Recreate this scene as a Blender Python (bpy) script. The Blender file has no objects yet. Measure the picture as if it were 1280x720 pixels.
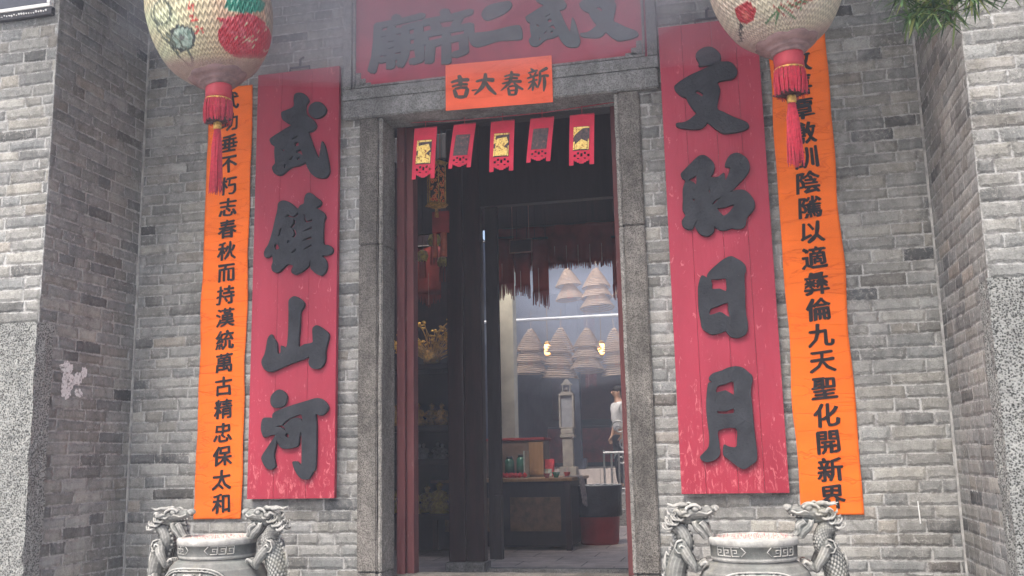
import bpy, bmesh, math, random
from mathutils import Vector, Matrix, noise as mnoise

# ------------------------------------------------------------------ camera
scn = bpy.context.scene
CAMP = Vector((1.4695, -6.0, 1.1083))
YAW, PITCH, ROLL, FPX = -0.2263, 0.1748, 0.0209, 1199.56
cam_d = bpy.data.cameras.new('camera')
cam = bpy.data.objects.new('camera', cam_d)
scn.collection.objects.link(cam)
scn.camera = cam
cam_d.sensor_width = 36.0
cam_d.lens = FPX / 1280 * 36.0
cam_d.clip_end = 500
cam_d.clip_start = 0.05
fwd = Vector((math.cos(PITCH) * -math.sin(-YAW), math.cos(PITCH) * math.cos(YAW), math.sin(PITCH)))
rt = Vector((math.cos(YAW), -math.sin(YAW), 0))
up = rt.cross(fwd)
rm = Matrix((rt, up, -fwd)).transposed()
cam.matrix_world = Matrix.Translation(CAMP) @ rm.to_4x4() @ Matrix.Rotation(-ROLL, 4, 'Z')

# ------------------------------------------------------------------ world, sun, exposure
SUN_EL, SUN_AZ = 58.0, 200.0          # overcast: a very soft sun behind and to the left of the camera
w = bpy.data.worlds.new("World"); scn.world = w; w.use_nodes = True
nt = w.node_tree
sky = nt.nodes.new('ShaderNodeTexSky'); sky.sky_type = 'NISHITA'; sky.sun_disc = False
sky.sun_elevation = math.radians(SUN_EL); sky.sun_rotation = math.radians(SUN_AZ)
sky.air_density = 1.0; sky.dust_density = 6.0; sky.ozone_density = 1.0
bg = nt.nodes['Background']; bg.inputs['Strength'].default_value = 0.14
nt.links.new(sky.outputs[0], bg.inputs[0])
sd = bpy.data.lights.new('sun', 'SUN'); sd.energy = 1.2; sd.angle = math.radians(18); sd.color = (1, 0.965, 0.92)
so = bpy.data.objects.new('sun', sd); scn.collection.objects.link(so)
a = math.radians(SUN_AZ); e = math.radians(SUN_EL)
sdir = Vector((math.sin(a) * math.cos(e), math.cos(a) * math.cos(e), math.sin(e)))
so.rotation_euler = (-sdir).to_track_quat('-Z', 'Y').to_euler()
scn.view_settings.view_transform = 'Standard'
scn.view_settings.look = 'None'
scn.view_settings.exposure = 1.3
scn.view_settings.gamma = 1.0
scn.cycles.use_denoising = True
scn.cycles.volume_bounces = 2
scn.cycles.max_bounces = 8
scn.cycles.diffuse_bounces = 4
scn.cycles.volume_max_steps = 64

COL = scn.collection
rnd = random.Random(7)
U = rnd.uniform

# ------------------------------------------------------------------ helpers
def link(o, parent=None):
    COL.objects.link(o)
    if parent is not None:
        o.parent = parent
    return o

def obj(name, bm, mat, parent=None, smooth=False):
    me = bpy.data.meshes.new(name)
    bm.normal_update()
    bm.to_mesh(me); bm.free()
    for m in (mat if isinstance(mat, (list, tuple)) else [mat]):
        me.materials.append(m)
    if smooth:
        for p in me.polygons: p.use_smooth = True
    return link(bpy.data.objects.new(name, me), parent)

def tag(o, label=None, cat=None, group=None, kind=None):
    if label: o['label'] = label
    if cat: o['category'] = cat
    if group: o['group'] = group
    if kind: o['kind'] = kind
    return o

def thing(name, label, cat, loc=(0, 0, 0), rz=0, group=None):
    o = bpy.data.objects.new(name, None)
    o.empty_display_size = 0.1
    o.location = loc; o.rotation_euler = (0, 0, rz)
    link(o)
    return tag(o, label, cat, group)

def copy_tree(o, parent=None):
    c = o.copy(); link(c, parent)
    if parent is not None:
        c.parent = parent
    for ch in list(o.children):
        copy_tree(ch, c)
    return c

def box(bm, x0, x1, y0, y1, z0, z1, mi=0, bev=0.0):
    vs = [bm.verts.new(p) for p in ((x0,y0,z0),(x1,y0,z0),(x1,y1,z0),(x0,y1,z0),(x0,y0,z1),(x1,y0,z1),(x1,y1,z1),(x0,y1,z1))]
    fs = [bm.faces.new([vs[i] for i in f]) for f in ((0,3,2,1),(4,5,6,7),(0,1,5,4),(1,2,6,5),(2,3,7,6),(3,0,4,7))]
    for f in fs: f.material_index = mi
    if bev > 0:
        es = list({e for f in fs for e in f.edges})
        bmesh.ops.bevel(bm, geom=es, offset=bev, segments=2, affect='EDGES', profile=0.6)
    return fs

def nbox(x0, x1, y0, y1, z0, z1, bev=0.0):
    bm = bmesh.new(); box(bm, x0, x1, y0, y1, z0, z1, 0, bev); return bm

def tube(bm, pts, radii, n=10, cap=True, mi=0):
    pts = [Vector(p) for p in pts]
    if not isinstance(radii, (list, tuple)): radii = [radii] * len(pts)
    rings = []
    t0 = (pts[1] - pts[0]).normalized()
    ref = Vector((0, 0, 1)) if abs(t0.z) < 0.9 else Vector((1, 0, 0))
    nrm = t0.cross(ref).normalized()
    for i, p in enumerate(pts):
        t = (pts[min(i + 1, len(pts) - 1)] - pts[max(i - 1, 0)]).normalized()
        nrm = (nrm - t * nrm.dot(t)).normalized()
        b = t.cross(nrm)
        rings.append([bm.verts.new(p + (nrm * math.cos(2 * math.pi * k / n) + b * math.sin(2 * math.pi * k / n)) * radii[i]) for k in range(n)])
    for i in range(len(rings) - 1):
        for k in range(n):
            f = bm.faces.new((rings[i][k], rings[i][(k + 1) % n], rings[i + 1][(k + 1) % n], rings[i + 1][k])); f.material_index = mi
    if cap:
        f = bm.faces.new(rings[0][::-1]); f.material_index = mi
        f = bm.faces.new(rings[-1]); f.material_index = mi
    return rings

def lathe(bm, prof, cx=0, cy=0, n=32, mi=0, cap=True, wob=None):
    rings = []
    for (r, z) in prof:
        ring = []
        for k in range(n):
            t = 2 * math.pi * k / n
            rr = r * (wob(t, z) if wob else 1)
            ring.append(bm.verts.new((cx + rr * math.cos(t), cy + rr * math.sin(t), z)))
        rings.append(ring)
    for i in range(len(rings) - 1):
        for k in range(n):
            f = bm.faces.new((rings[i][k], rings[i][(k + 1) % n], rings[i + 1][(k + 1) % n], rings[i + 1][k])); f.material_index = mi
    if cap:
        if prof[0][0] > 1e-4: bm.faces.new(rings[0][::-1]).material_index = mi
        if prof[-1][0] > 1e-4: bm.faces.new(rings[-1]).material_index = mi
    return rings

def ball(bm, c, r, sx=1, sy=1, sz=1, seg=12, rings=8, mat=None):
    m = Matrix.Translation(Vector(c)) @ (mat or Matrix.Identity(4)) @ Matrix.Diagonal((r * sx, r * sy, r * sz, 1))
    bmesh.ops.create_uvsphere(bm, u_segments=seg, v_segments=rings, radius=1, matrix=m)

def spline(pts, closed=True, sub=3):
    out = []; n = len(pts)
    for i in range(n if closed else n - 1):
        if closed:
            p0, p1, p2, p3 = (pts[(i + j - 1) % n] for j in range(4))
        else:
            p0, p1, p2, p3 = (pts[min(max(i + j - 1, 0), n - 1)] for j in range(4))
        for s in range(sub):
            t = s / sub
            out.append(tuple(0.5 * ((2 * b) + (-a_ + c) * t + (2 * a_ - 5 * b + 4 * c - d) * t * t + (-a_ + 3 * b - 3 * c + d) * t ** 3) for a_, b, c, d in zip(p0, p1, p2, p3)))
    if not closed: out.append(tuple(pts[-1]))
    return out

# ------------------------------------------------------------------ node helpers
class NT:
    def __init__(s, name):
        s.m = bpy.data.materials.new(name); s.m.use_nodes = True
        s.t = s.m.node_tree; s.b = s.t.nodes['Principled BSDF']
        s.b.inputs['Specular IOR Level'].default_value = 0.3
        g = s.t.nodes.new('ShaderNodeNewGeometry'); s.geo = g
        tc = s.t.nodes.new('ShaderNodeTexCoord'); s.tc = tc
        s.pos = g.outputs['Position']; s.obj = tc.outputs['Object']
    def n(s, kind, **kw):
        nd = s.t.nodes.new(kind)
        for k, v in kw.items(): setattr(nd, k, v)
        return nd
    def put(s, sock, v):
        if hasattr(v, 'is_output') or hasattr(v, 'links'): s.t.links.new(v, sock)
        else: sock.default_value = v
    def noise(s, scale, detail=4, rough=0.55, vec=None, dist=0.0, out='Fac', stretch=None):
        nd = s.n('ShaderNodeTexNoise'); nd.inputs['Scale'].default_value = scale
        nd.inputs['Detail'].default_value = detail; nd.inputs['Roughness'].default_value = rough
        nd.inputs['Distortion'].default_value = dist
        v = vec or s.pos
        if stretch:
            mp = s.n('ShaderNodeMapping'); mp.inputs['Scale'].default_value = stretch
            s.t.links.new(v, mp.inputs['Vector']); v = mp.outputs[0]
        s.t.links.new(v, nd.inputs['Vector'])
        return nd.outputs[out]
    def vor(s, scale, vec=None, feature='F1', out='Distance'):
        nd = s.n('ShaderNodeTexVoronoi'); nd.feature = feature; nd.inputs['Scale'].default_value = scale
        s.t.links.new(vec or s.pos, nd.inputs['Vector']); return nd.outputs[out]
    def ramp(s, fac, stops, interp='LINEAR'):
        nd = s.n('ShaderNodeValToRGB'); nd.color_ramp.interpolation = interp
        while len(nd.color_ramp.elements) < len(stops): nd.color_ramp.elements.new(0.5)
        for e_, (p, c) in zip(nd.color_ramp.elements, stops):
            e_.position = p
            e_.color = (c, c, c, 1) if isinstance(c, (int, float)) else (*c, 1)
        s.put(nd.inputs[0], fac); return nd.outputs[0]
    def mr(s, v, a0, a1, b0=0.0, b1=1.0):
        nd = s.n('ShaderNodeMapRange'); s.put(nd.inputs[0], v)
        for i, x in enumerate((a0, a1, b0, b1)): nd.inputs[i + 1].default_value = x
        nd.clamp = True
        return nd.outputs[0]
    def math(s, op, a_, b=0.0, c=None):
        nd = s.n('ShaderNodeMath', operation=op); s.put(nd.inputs[0], a_); s.put(nd.inputs[1], b)
        if c is not None: s.put(nd.inputs[2], c)
        return nd.outputs[0]
    def mix(s, fac, a_, b, mode='MIX'):
        nd = s.n('ShaderNodeMix', data_type='RGBA', blend_type=mode)
        s.put(nd.inputs[0], fac)
        for i, v in ((6, a_), (7, b)):
            if isinstance(v, tuple): v = (*v[:3], 1)
            s.put(nd.inputs[i], v)
        return nd.outputs[2]
    def bump(s, h, dist=0.004, strength=1.0, prev=None):
        nd = s.n('ShaderNodeBump'); nd.inputs['Distance'].default_value = dist; nd.inputs['Strength'].default_value = strength
        s.put(nd.inputs['Height'], h)
        if prev: s.t.links.new(prev, nd.inputs['Normal'])
        return nd.outputs[0]
    def done(s, col, rough=0.8, nrm=None, metal=0.0, spec=None):
        if isinstance(col, tuple): col = (*col[:3], 1)
        s.put(s.b.inputs['Base Color'], col); s.put(s.b.inputs['Roughness'], rough)
        s.put(s.b.inputs['Metallic'], metal)
        if spec is not None: s.b.inputs['Specular IOR Level'].default_value = spec
        if nrm: s.t.links.new(nrm, s.b.inputs['Normal'])
        return s.m

def simple(name, c, rough=0.7, var=0.25, scale=12, metal=0.0, bump=0.0, bscale=60, spec=None):
    k = NT(name)
    f = k.noise(scale, 5, 0.6)
    lo = tuple(x * (1 - var) for x in c); hi = tuple(min(1, x * (1 + var)) for x in c)
    col = k.ramp(f, [(0.3, lo), (0.7, hi)])
    nr = k.bump(k.noise(bscale, 4), bump) if bump > 0 else None
    return k.done(col, rough, nr, metal, spec)

# ---- brick: each brick cell is a quad with its own size and its own tone
def brick_mat():
    k = NT('grey_brick')
    uv = k.n('ShaderNodeUVMap', uv_map='cell'); sz = k.n('ShaderNodeUVMap', uv_map='size')
    at = k.n('ShaderNodeAttribute', attribute_name='tone')
    s1 = k.n('ShaderNodeSeparateXYZ'); k.t.links.new(uv.outputs[0], s1.inputs[0])
    s2 = k.n('ShaderNodeSeparateXYZ'); k.t.links.new(sz.outputs[0], s2.inputs[0])
    t = k.n('ShaderNodeSeparateColor'); k.t.links.new(at.outputs['Color'], t.inputs[0])
    R, G, B = t.outputs
    u, v = s1.outputs[0], s1.outputs[1]
    du = k.math('MINIMUM', u, k.math('SUBTRACT', s2.outputs[0], u))
    dv = k.math('MINIMUM', v, k.math('SUBTRACT', s2.outputs[1], v))
    d = k.math('MINIMUM', du, dv)
    n1 = k.math('SUBTRACT', k.noise(26, 4, 0.65), 0.5)
    n2 = k.math('SUBTRACT', k.noise(110, 3, 0.7), 0.5)
    d2 = k.math('ADD', d, k.math('ADD', k.math('MULTIPLY', n1, 0.027), k.math('MULTIPLY', n2, 0.010)))
    smear = k.mr(k.noise(2.6, 5, .65), .56, .72)
    d2 = k.math('SUBTRACT', d2, k.math('MULTIPLY', smear, .007))
    m = k.mr(d2, 0.0026, 0.0062)          # 0 mortar, 1 brick
    sm = k.mr(d2, 0.0, 0.02)
    # brick tone
    base = k.ramp(R, [(0.0, (.075, .078, .078)), (.15, (.13, .133, .13)), (.38, (.20, .203, .194)), (.6, (.245, .247, .234)), (.85, (.30, .30, .28)), (1, (.37, .365, .335))])
    hue = k.ramp(G, [(0, (.97, 1.0, 1.03)), (.5, (1, 1, .99)), (.8, (1.01, 1.0, .97)), (.95, (1.03, .995, .94)), (1, (1.07, .98, .91))])
    base = k.mix(1.0, base, hue, 'MULTIPLY')
    fine = k.ramp(k.noise(130, 5, 0.75), [(.3, .68), (.72, 1.26)])
    base = k.mix(1.0, base, fine, 'MULTIPLY')
    med = k.ramp(k.noise(15, 6, 0.7), [(.3, .72), (.68, 1.22)])
    base = k.mix(1.0, base, med, 'MULTIPLY')
    # grey-white flaking / lime bloom on some bricks
    fl = k.math('MULTIPLY', k.mr(k.noise(34, 6, 0.78, dist=0.9), .53, .66), k.mr(B, .15, 1.0, 0.25, .9))
    base = k.mix(fl, base, (.47, .46, .43))
    # dark pits
    pit = k.mr(k.noise(50, 4, 0.8), .34, .40, 1, 0)
    base = k.mix(k.math('MULTIPLY', pit, .7), base, (.06, .06, .055))
    mort = k.ramp(k.noise(45, 5, 0.7), [(.25, (.27, .265, .25)), (.5, (.40, .403, .39)), (.75, (.54, .54, .53))])
    # mortar is missing here and there
    gone = k.mr(k.noise(9, 4, 0.7), .40, .50, 1, 0)
    mort = k.mix(k.math('MULTIPLY', gone, .8), mort, (.13, .125, .12))
    col = k.mix(m, mort, base)
    # lime streaks and soot in large patches
    big = k.ramp(k.noise(.9, 5, 0.6, stretch=(1, 1, .55)), [(.3, .80), (.5, 1.0), (.72, 1.32)])
    col = k.mix(1.0, col, big, 'MULTIPLY')
    brown = k.mr(k.noise(1.3, 4, 0.6, stretch=(1, 1, .5)), .52, .68)
    col = k.mix(k.math('MULTIPLY', brown, .20), col, (.23, .21, .18))
    # whitish lime wash left in soft clouds and vertical runs
    wash = k.mr(k.noise(4.2, 7, .75, dist=1.0, stretch=(1, 1, .7)), .50, .72)
    col = k.mix(k.math('MULTIPLY', wash, .5), col, (.46, .455, .44))
    # rain streaks and soot
    strk = k.ramp(k.noise(6, 6, .7, stretch=(1, 1, .10)), [(.30, .66), (.5, 1.0), (.8, 1.12)])
    col = k.mix(.75, col, k.mix(1.0, col, strk, 'MULTIPLY'))
    h = k.math('ADD', k.math('MULTIPLY', sm, .8), k.math('ADD', k.math('MULTIPLY', k.noise(55, 6, 0.7), .45), k.math('MULTIPLY', fl, .12)))
    nr = k.bump(h, 0.012, 1.0)
    return k.done(col, .93, nr, spec=0.15)

def granite(name, lo, mid, hi, sc=90, bump=.006, dirt=.3):
    k = NT(name)
    n = k.noise(sc, 4, 0.75); v = k.vor(sc * 1.3)
    f = k.math('ADD', k.math('MULTIPLY', n, .7), k.math('MULTIPLY', v, .5))
    col = k.ramp(f, [(.38, lo), (.52, mid), (.66, hi)])
    st = k.ramp(k.noise(3, 6, 0.7, stretch=(1, 1, .4)), [(.3, 1 - dirt), (.7, 1 + dirt * .6)])
    col = k.mix(1.0, col, st, 'MULTIPLY')
    st = k.ramp(k.noise(20, 5, 0.75), [(.3, 1 - dirt * .7), (.7, 1 + dirt * .6)])
    col = k.mix(1.0, col, st, 'MULTIPLY')
    hh = k.math('ADD', k.noise(sc * .45, 5, .75), k.math('MULTIPLY', f, .5))
    return k.done(col, .85, k.bump(hh, bump), spec=0.2)

M = {}
M['brick'] = brick_mat()
M['jamb'] = granite('jamb_granite', (.06, .055, .049), (.105, .097, .086), (.19, .18, .165), 95, .009, .55)
M['jamb_edge'] = granite('jamb_arris_granite', (.105, .10, .092), (.175, .168, .155), (.28, .27, .25), 80, .009, .5)
M['lintel'] = granite('lintel_granite', (.10, .105, .10), (.165, .17, .165), (.25, .25, .245), 85, .006, .5)
M['quoin'] = granite('rough_granite', (.025, .027, .025), (.14, .145, .137), (.38, .39, .37), 78, .02, .25)
M['quoin_side'] = granite('rough_granite_return', (.08, .075, .065), (.2, .19, .17), (.42, .40, .37), 55, .02, .3)
M['paving'] = granite('paving_granite', (.16, .155, .15), (.27, .265, .255), (.40, .39, .38), 40, .003, .2)

def floor_tile_mat():
    k = NT('hall_floor_tiles')
    br = k.n('ShaderNodeTexBrick'); k.t.links.new(k.pos, br.inputs['Vector'])
    br.inputs['Scale'].default_value = 1.0; br.inputs['Brick Width'].default_value = .62; br.inputs['Row Height'].default_value = .42
    br.inputs['Mortar Size'].default_value = .008
    for i, c in (('Color1', (.56, .49, .45)), ('Color2', (.46, .40, .37)), ('Mortar', (.20, .18, .16))): br.inputs[i].default_value = (*c, 1)
    st = k.ramp(k.noise(4, 6, .65), [(.3, .6), (.7, 1.2)])
    col = k.mix(1.0, br.outputs[0], st, 'MULTIPLY')
    return k.done(col, k.mr(k.noise(6, 4), .3, .7, .35, .75), k.bump(k.noise(30, 5), .003))
M['tile'] = floor_tile_mat()

def red_board_mat():
    k = NT('weathered_red_paint')
    z = k.n('ShaderNodeSeparateXYZ'); k.t.links.new(k.pos, z.inputs[0])
    base = k.ramp(k.noise(2.2, 5, .6, stretch=(1.5, 1, .5)), [(.3, (.26, .018, .040)), (.7, (.36, .032, .062))])
    # flaking gets heavier towards the foot of the board, where rain hits it
    low = k.mr(z.outputs[2], .85, 1.75, 1, 0)
    f1 = k.noise(32, 6, .72, dist=1.2, stretch=(1, 1, .38))
    thr = k.math('SUBTRACT', f1, k.math('MULTIPLY', low, -.085))
    fade = k.mr(thr, .61, .69)
    col = k.mix(k.math('MULTIPLY', fade, .6), base, (.66, .23, .25))
    dark = k.mr(k.noise(24, 5, .75, dist=1.0, stretch=(1, 1, .3)), .655, .69)
    col = k.mix(k.math('MULTIPLY', dark, .75), col, (.30, .01, .03))
    sc = k.mr(k.noise(60, 2, .5, stretch=(1, 1, .05)), .70, .73)
    col = k.mix(k.math('MULTIPLY', sc, .35), col, (.25, .02, .03))
    col = k.mix(k.math('MULTIPLY', low, .35), col, k.mix(1.0, col, (1.0, .55, .55), 'MULTIPLY'))
    return k.done(col, k.mr(f1, .3, .7, .45, .7), k.bump(k.noise(90, 4, .6, stretch=(1, 1, .1)), .0018))
M['red_board'] = red_board_mat()
def letter_mat():
    k = NT('charcoal_wood_letter')
    col = k.ramp(k.noise(9, 5, .65), [(.3, (.015, .018, .023)), (.7, (.036, .040, .048))])
    fl = k.mr(k.noise(48, 5, .8, dist=.8, stretch=(1.6, 1, .6)), .70, .73)
    col = k.mix(fl, col, (.45, .44, .43))
    return k.done(col, k.mr(k.noise(20, 4), .3, .7, .5, .8), k.bump(k.math('ADD', k.noise(70, 4), k.noise(14, 5, .7)), .004), spec=.2)
M['letter'] = letter_mat()
def cloth_mat(name, c, dark):
    k = NT(name)
    f = k.noise(3.5, 5, .6, stretch=(1, 1, 2.2))
    col = k.ramp(f, [(.3, tuple(x * .88 for x in c)), (.7, tuple(min(1, x * 1.06) for x in c))])
    cr = k.mr(k.math('ABSOLUTE', k.math('SUBTRACT', k.noise(2.2, 4, .55, dist=.8, stretch=(.7, 1, 3.5)), .5)), 0.0, .012, 1, 0)
    col = k.mix(k.math('MULTIPLY', cr, .45), col, dark)
    h = k.math('ADD', k.noise(420, 2, .5), k.math('MULTIPLY', cr, -1.4))
    return k.done(col, .85, k.bump(h, .0016), spec=.1)
M['orange'] = cloth_mat('orange_cloth', (.86, .165, .018), (.60, .08, .012))
M['paper'] = cloth_mat('orange_red_paper', (.90, .15, .075), (.80, .12, .06))
M['ink'] = simple('black_ink', (.010, .008, .010), .7, .4, 30)
M['grey_ink'] = simple('faded_ink', (.075, .062, .055), .6, .3, 30)
M['wood_red'] = None
def wood(name, lo, hi, wear=None, amt=.5, rough=.55):
    k = NT(name)
    f = k.noise(9, 6, .65, stretch=(2.2, 2.2, .25))
    col = k.ramp(f, [(.3, lo), (.7, hi)])
    if wear:
        wv = k.mr(k.noise(22, 6, .75, stretch=(1.3, 1.3, .35)), .62, .70)
        col = k.mix(k.math('MULTIPLY', wv, amt), col, wear)
    return k.done(col, rough, k.bump(k.noise(50, 5, .6, stretch=(1, 1, .12)), .003))
M['wood_red'] = wood('red_brown_painted_wood', (.085, .024, .026), (.15, .045, .045), (.34, .24, .22), .5)
M['wood_dark'] = wood('dark_lacquered_wood', (.014, .008, .009), (.042, .018, .018), (.13, .07, .065), .3, .4)
M['wood_black'] = wood('sooty_wood', (.008, .008, .011), (.022, .019, .023), (.07, .055, .05), .25, .5)
M['wood_warm'] = wood('varnished_yellow_wood', (.30, .16, .07), (.48, .29, .15), (.6, .5, .4), .3, .4)
def carved_mat():
    k = NT('carved_grey_stone')
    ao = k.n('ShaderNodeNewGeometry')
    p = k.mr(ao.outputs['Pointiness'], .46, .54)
    col = k.ramp(p, [(0, (.022, .023, .022)), (.40, (.13, .135, .128)), (.6, (.215, .217, .205)), (1, (.45, .445, .42))])  # crevice shade and bright ridges painted into the stone colour by pointiness
    n = k.ramp(k.noise(12, 7, .75), [(.3, .55), (.7, 1.3)])
    col = k.mix(1.0, col, n, 'MULTIPLY')
    moss = k.mr(k.noise(8, 4, .6), .55, .7)
    col = k.mix(k.math('MULTIPLY', moss, .35), col, (.30, .285, .22))
    gr = k.mr(k.noise(5, 4, .6), .5, .68)
    col = k.mix(k.math('MULTIPLY', gr, .3), col, (.16, .19, .18))
    return k.done(col, .8, k.bump(k.noise(120, 5, .7), .003), spec=.25)
M['carved'] = carved_mat()
M['sand'] = NT('incense_ash'); _k = M['sand']
M['sand'] = _k.done(_k.ramp(_k.noise(160, 3, .7), [(.3, (.42, .36, .32)), (.55, (.66, .60, .55)), (.7, (.80, .55, .52))]), .95, _k.bump(_k.noise(120, 3), .01))
M['stub'] = simple('spent_incense_stick', (.55, .30, .29), .8, .4, 40)
M['tassel'] = simple('crimson_silk', (.38, .028, .050), .55, .35, 60)
M['tassel_dark'] = simple('dark_tie', (.045, .02, .025), .6, .3, 40)
M['gold'] = simple('gilded_metal', (.75, .42, .09), .35, .45, 40, metal=.85, bump=.004, bscale=90)
M['gilt'] = simple('gilt_paint', (.55, .33, .09), .5, .6, 50, metal=.3, bump=.004, bscale=90)
M['foil'] = simple('gold_foil', (.80, .55, .12), .35, .5, 45, metal=.6)
M['silver'] = simple('polished_steel', (.40, .40, .40), .45, .25, 20, metal=.8)
M['iron'] = simple('dark_iron', (.05, .05, .055), .5, .3, 20, metal=.4)
M['red_paper'] = simple('red_paper', (.62, .035, .075), .8, .15, 9)
M['red_cloth'] = simple('faded_crimson_cloth', (.30, .030, .030), .85, .35, 6)
M['red_plastic'] = simple('red_plastic', (.28, .022, .025), .4, .2, 8)
M['black_plastic'] = simple('black_plastic_bag', (.014, .014, .016), .3, .4, 14, bump=.01, bscale=30)
M['white'] = simple('white_paint', (.78, .78, .76), .5, .08, 8)
M['white_cloth'] = simple('white_cotton', (.80, .80, .80), .85, .06, 8)
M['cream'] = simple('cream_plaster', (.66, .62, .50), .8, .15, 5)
M['coil'] = simple('tan_incense', (.50, .39, .31), .9, .2, 30)
M['skin'] = simple('skin', (.50, .30, .21), .6, .1, 10)
M['hair'] = simple('dark_hair', (.03, .027, .025), .6, .3, 60)
M['trouser'] = simple('dark_trousers', (.035, .037, .045), .9, .2, 20)
M['shoe'] = simple('black_shoe', (.02, .02, .02), .5, .2, 20)
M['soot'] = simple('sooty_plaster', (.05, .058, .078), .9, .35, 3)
M['soot_brick'] = simple('sooty_brick', (.10, .10, .11), .95, .3, 5)
M['roof'] = simple('grey_roof_tile', (.11, .11, .105), .8, .3, 8, bump=.01)
M['green_glass'] = simple('green_glass', (.03, .16, .10), .12, .2, 10, spec=.6)
M['stele'] = simple('worn_sandstone', (.21, .185, .155), .85, .3, 9, bump=.008, bscale=40)
M['bark'] = simple('rough_bark', (.12, .09, .065), .9, .3, 15, bump=.01)
def leaf_mat():
    k = NT('needle_leaf')
    oi = k.n('ShaderNodeAttribute', attribute_name='tone')
    t = k.n('ShaderNodeSeparateColor'); k.t.links.new(oi.outputs['Color'], t.inputs[0])
    col = k.ramp(t.outputs[0], [(0, (.02, .05, .025)), (.5, (.055, .12, .045)), (.8, (.15, .22, .07)), (1, (.34, .38, .13))])
    k.b.inputs['Transmission Weight'].default_value = 0.0
    return k.done(col, .45, spec=.4)
M['leaf'] = leaf_mat()
def emis(name, c, s):
    k = NT(name); k.b.inputs['Emission Color'].default_value = (*c, 1); k.b.inputs['Emission Strength'].default_value = s
    return k.done(c, .5)
M['flame'] = emis('lamp_glow', (1, .48, .12), 4)

# ------------------------------------------------------------------ brick wall sheets
def brick_sheet(name, origin, ud, W, H, parent, mat=None, seed=1, course=.0755, clip=None):
    """A sheet of brick cells; ud is the horizontal direction, the wall rises along z. clip(u0,u1,v0,v1) drops cells."""
    r = random.Random(seed)
    bm = bmesh.new()
    L1 = bm.loops.layers.uv.new('cell'); L2 = bm.loops.layers.uv.new('size')
    CL = bm.loops.layers.float_color.new('tone')
    o = Vector(origin); ud = Vector(ud); zd = Vector((0, 0, 1))
    v = 0.0; row = 0
    while v < H - 1e-4:
        h = min(course + r.uniform(-.007, .007), H - v)
        if H - v - h < .02: h = H - v
        u = -r.uniform(0, .28)
        while u < W - 1e-4:
            ln = r.choice((.275, .275, .29, .25, .14, .16)) + r.uniform(-.03, .03)
            u0, u1 = max(u, 0), min(u + ln, W)
            if u1 - u0 > .004 and not (clip and clip(u0, u1, v, v + h)):
                cut0 = u < 0; cut1 = u + ln > W
                def wan(a_, b_):      # courses wander a little, each edge shared by the bricks on both sides
                    z_ = b_ if b_ in (0.0, H) or b_ > H - 1e-4 else b_ + .0085 * mnoise.noise(Vector((a_ * 2.3, b_ * 31.0, seed))) + .003 * mnoise.noise(Vector((a_ * 9, b_ * 17.0, seed)))
                    x_ = a_ if a_ < 1e-4 or a_ > W - 1e-4 else a_ + .006 * mnoise.noise(Vector((a_ * 40, b_ * 23.0, seed + 9)))
                    return x_, z_
                q = [o + ud * a_ + zd * b for a_, b in (wan(u0, v), wan(u1, v), wan(u1, v + h), wan(u0, v + h))]
                f = bm.faces.new([bm.verts.new(p) for p in q])
                tone = r.gauss(.54, .19)
                if r.random() < .10: tone -= .28
                c = (min(max(tone, 0), 1), r.random(), r.random() ** 1.6, 1)
                off0 = .03 if cut0 else 0.0
                for lp, (a_, b) in zip(f.loops, ((0, 0), (u1 - u0, 0), (u1 - u0, h), (0, h))):
                    lp[L1].uv = (a_, b); lp[L2].uv = (u1 - u0, h); lp[CL] = c
            u += ln
        v += h; row += 1
    return obj(name, bm, mat or M['brick'], parent)

# ================================================================== SETTING
GZ = -0.40            # ground outside
FZ = 0.12             # floor of the front hall
bm = bmesh.new()
box(bm, -40, 40, -40, 0.2, GZ - .3, GZ)
tag(obj('ground', bm, M['paving']), kind='structure')
bm = bmesh.new(); box(bm, -3.4, 3.4, .2, 8.3, GZ, FZ)
tag(obj('hall_floor', bm, M['tile']), kind='structure')
bm = bmesh.new(); box(bm, -3.4, 3.4, 8.3, 13.2, GZ, .55); box(bm, -3.4, 3.4, 8.0, 8.3, FZ + .003, .34)
tag(obj('courtyard_floor', bm, M['paving']), kind='structure')
bm = bmesh.new(); box(bm, -3.4, 3.4, 13.2, 20.5, GZ, .85)
tag(obj('rear_hall_floor', bm, M['tile']), kind='structure')

# ------------------------------------------------------------------ the temple front (one building, its masonry as parts)
T = thing('temple', 'grey brick temple front with granite doorway recessed between two projecting brick piers', 'temple', (0, 0, GZ))
def tp(name, bm, mat, smooth=False, parent=None):
    """a part of the temple, modelled in world coordinates"""
    o = obj(name, bm, mat, parent or T, smooth)
    if parent is None: o.location = (0, 0, -GZ)
    return o
WL, WR, DL, DR = -2.675, 2.671, .971, 1.103
TOP = 5.2
h = TOP - GZ
for (nm, x0, x1, sd_) in (('facade_wall', WL, -.955, 3), ('facade_wall', .955, WR, 4)):
    o = brick_sheet(nm, (x0, 0, 0), (1, 0, 0), x1 - x0, h, T, seed=sd_)
def side_clip(u0, u1, v0, v1): return False
o = brick_sheet('side_wall', (WL, -DL, 0), (0, 1, 0), DL, h, T, seed=11)
o = brick_sheet('side_wall', (WR, 0, 0), (0, -1, 0), DR, h, T, seed=12)
# projecting piers, granite below and brick above
o = brick_sheet('front_pier_wall', (WL - 1.7, -DL, 1.985 - GZ), (1, 0, 0), 1.7, TOP - 1.985, T, seed=13)
o = brick_sheet('front_pier_wall', (WR, -DR, 1.90 - GZ), (1, 0, 0), 1.7, TOP - 1.90, T, seed=14)
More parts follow.
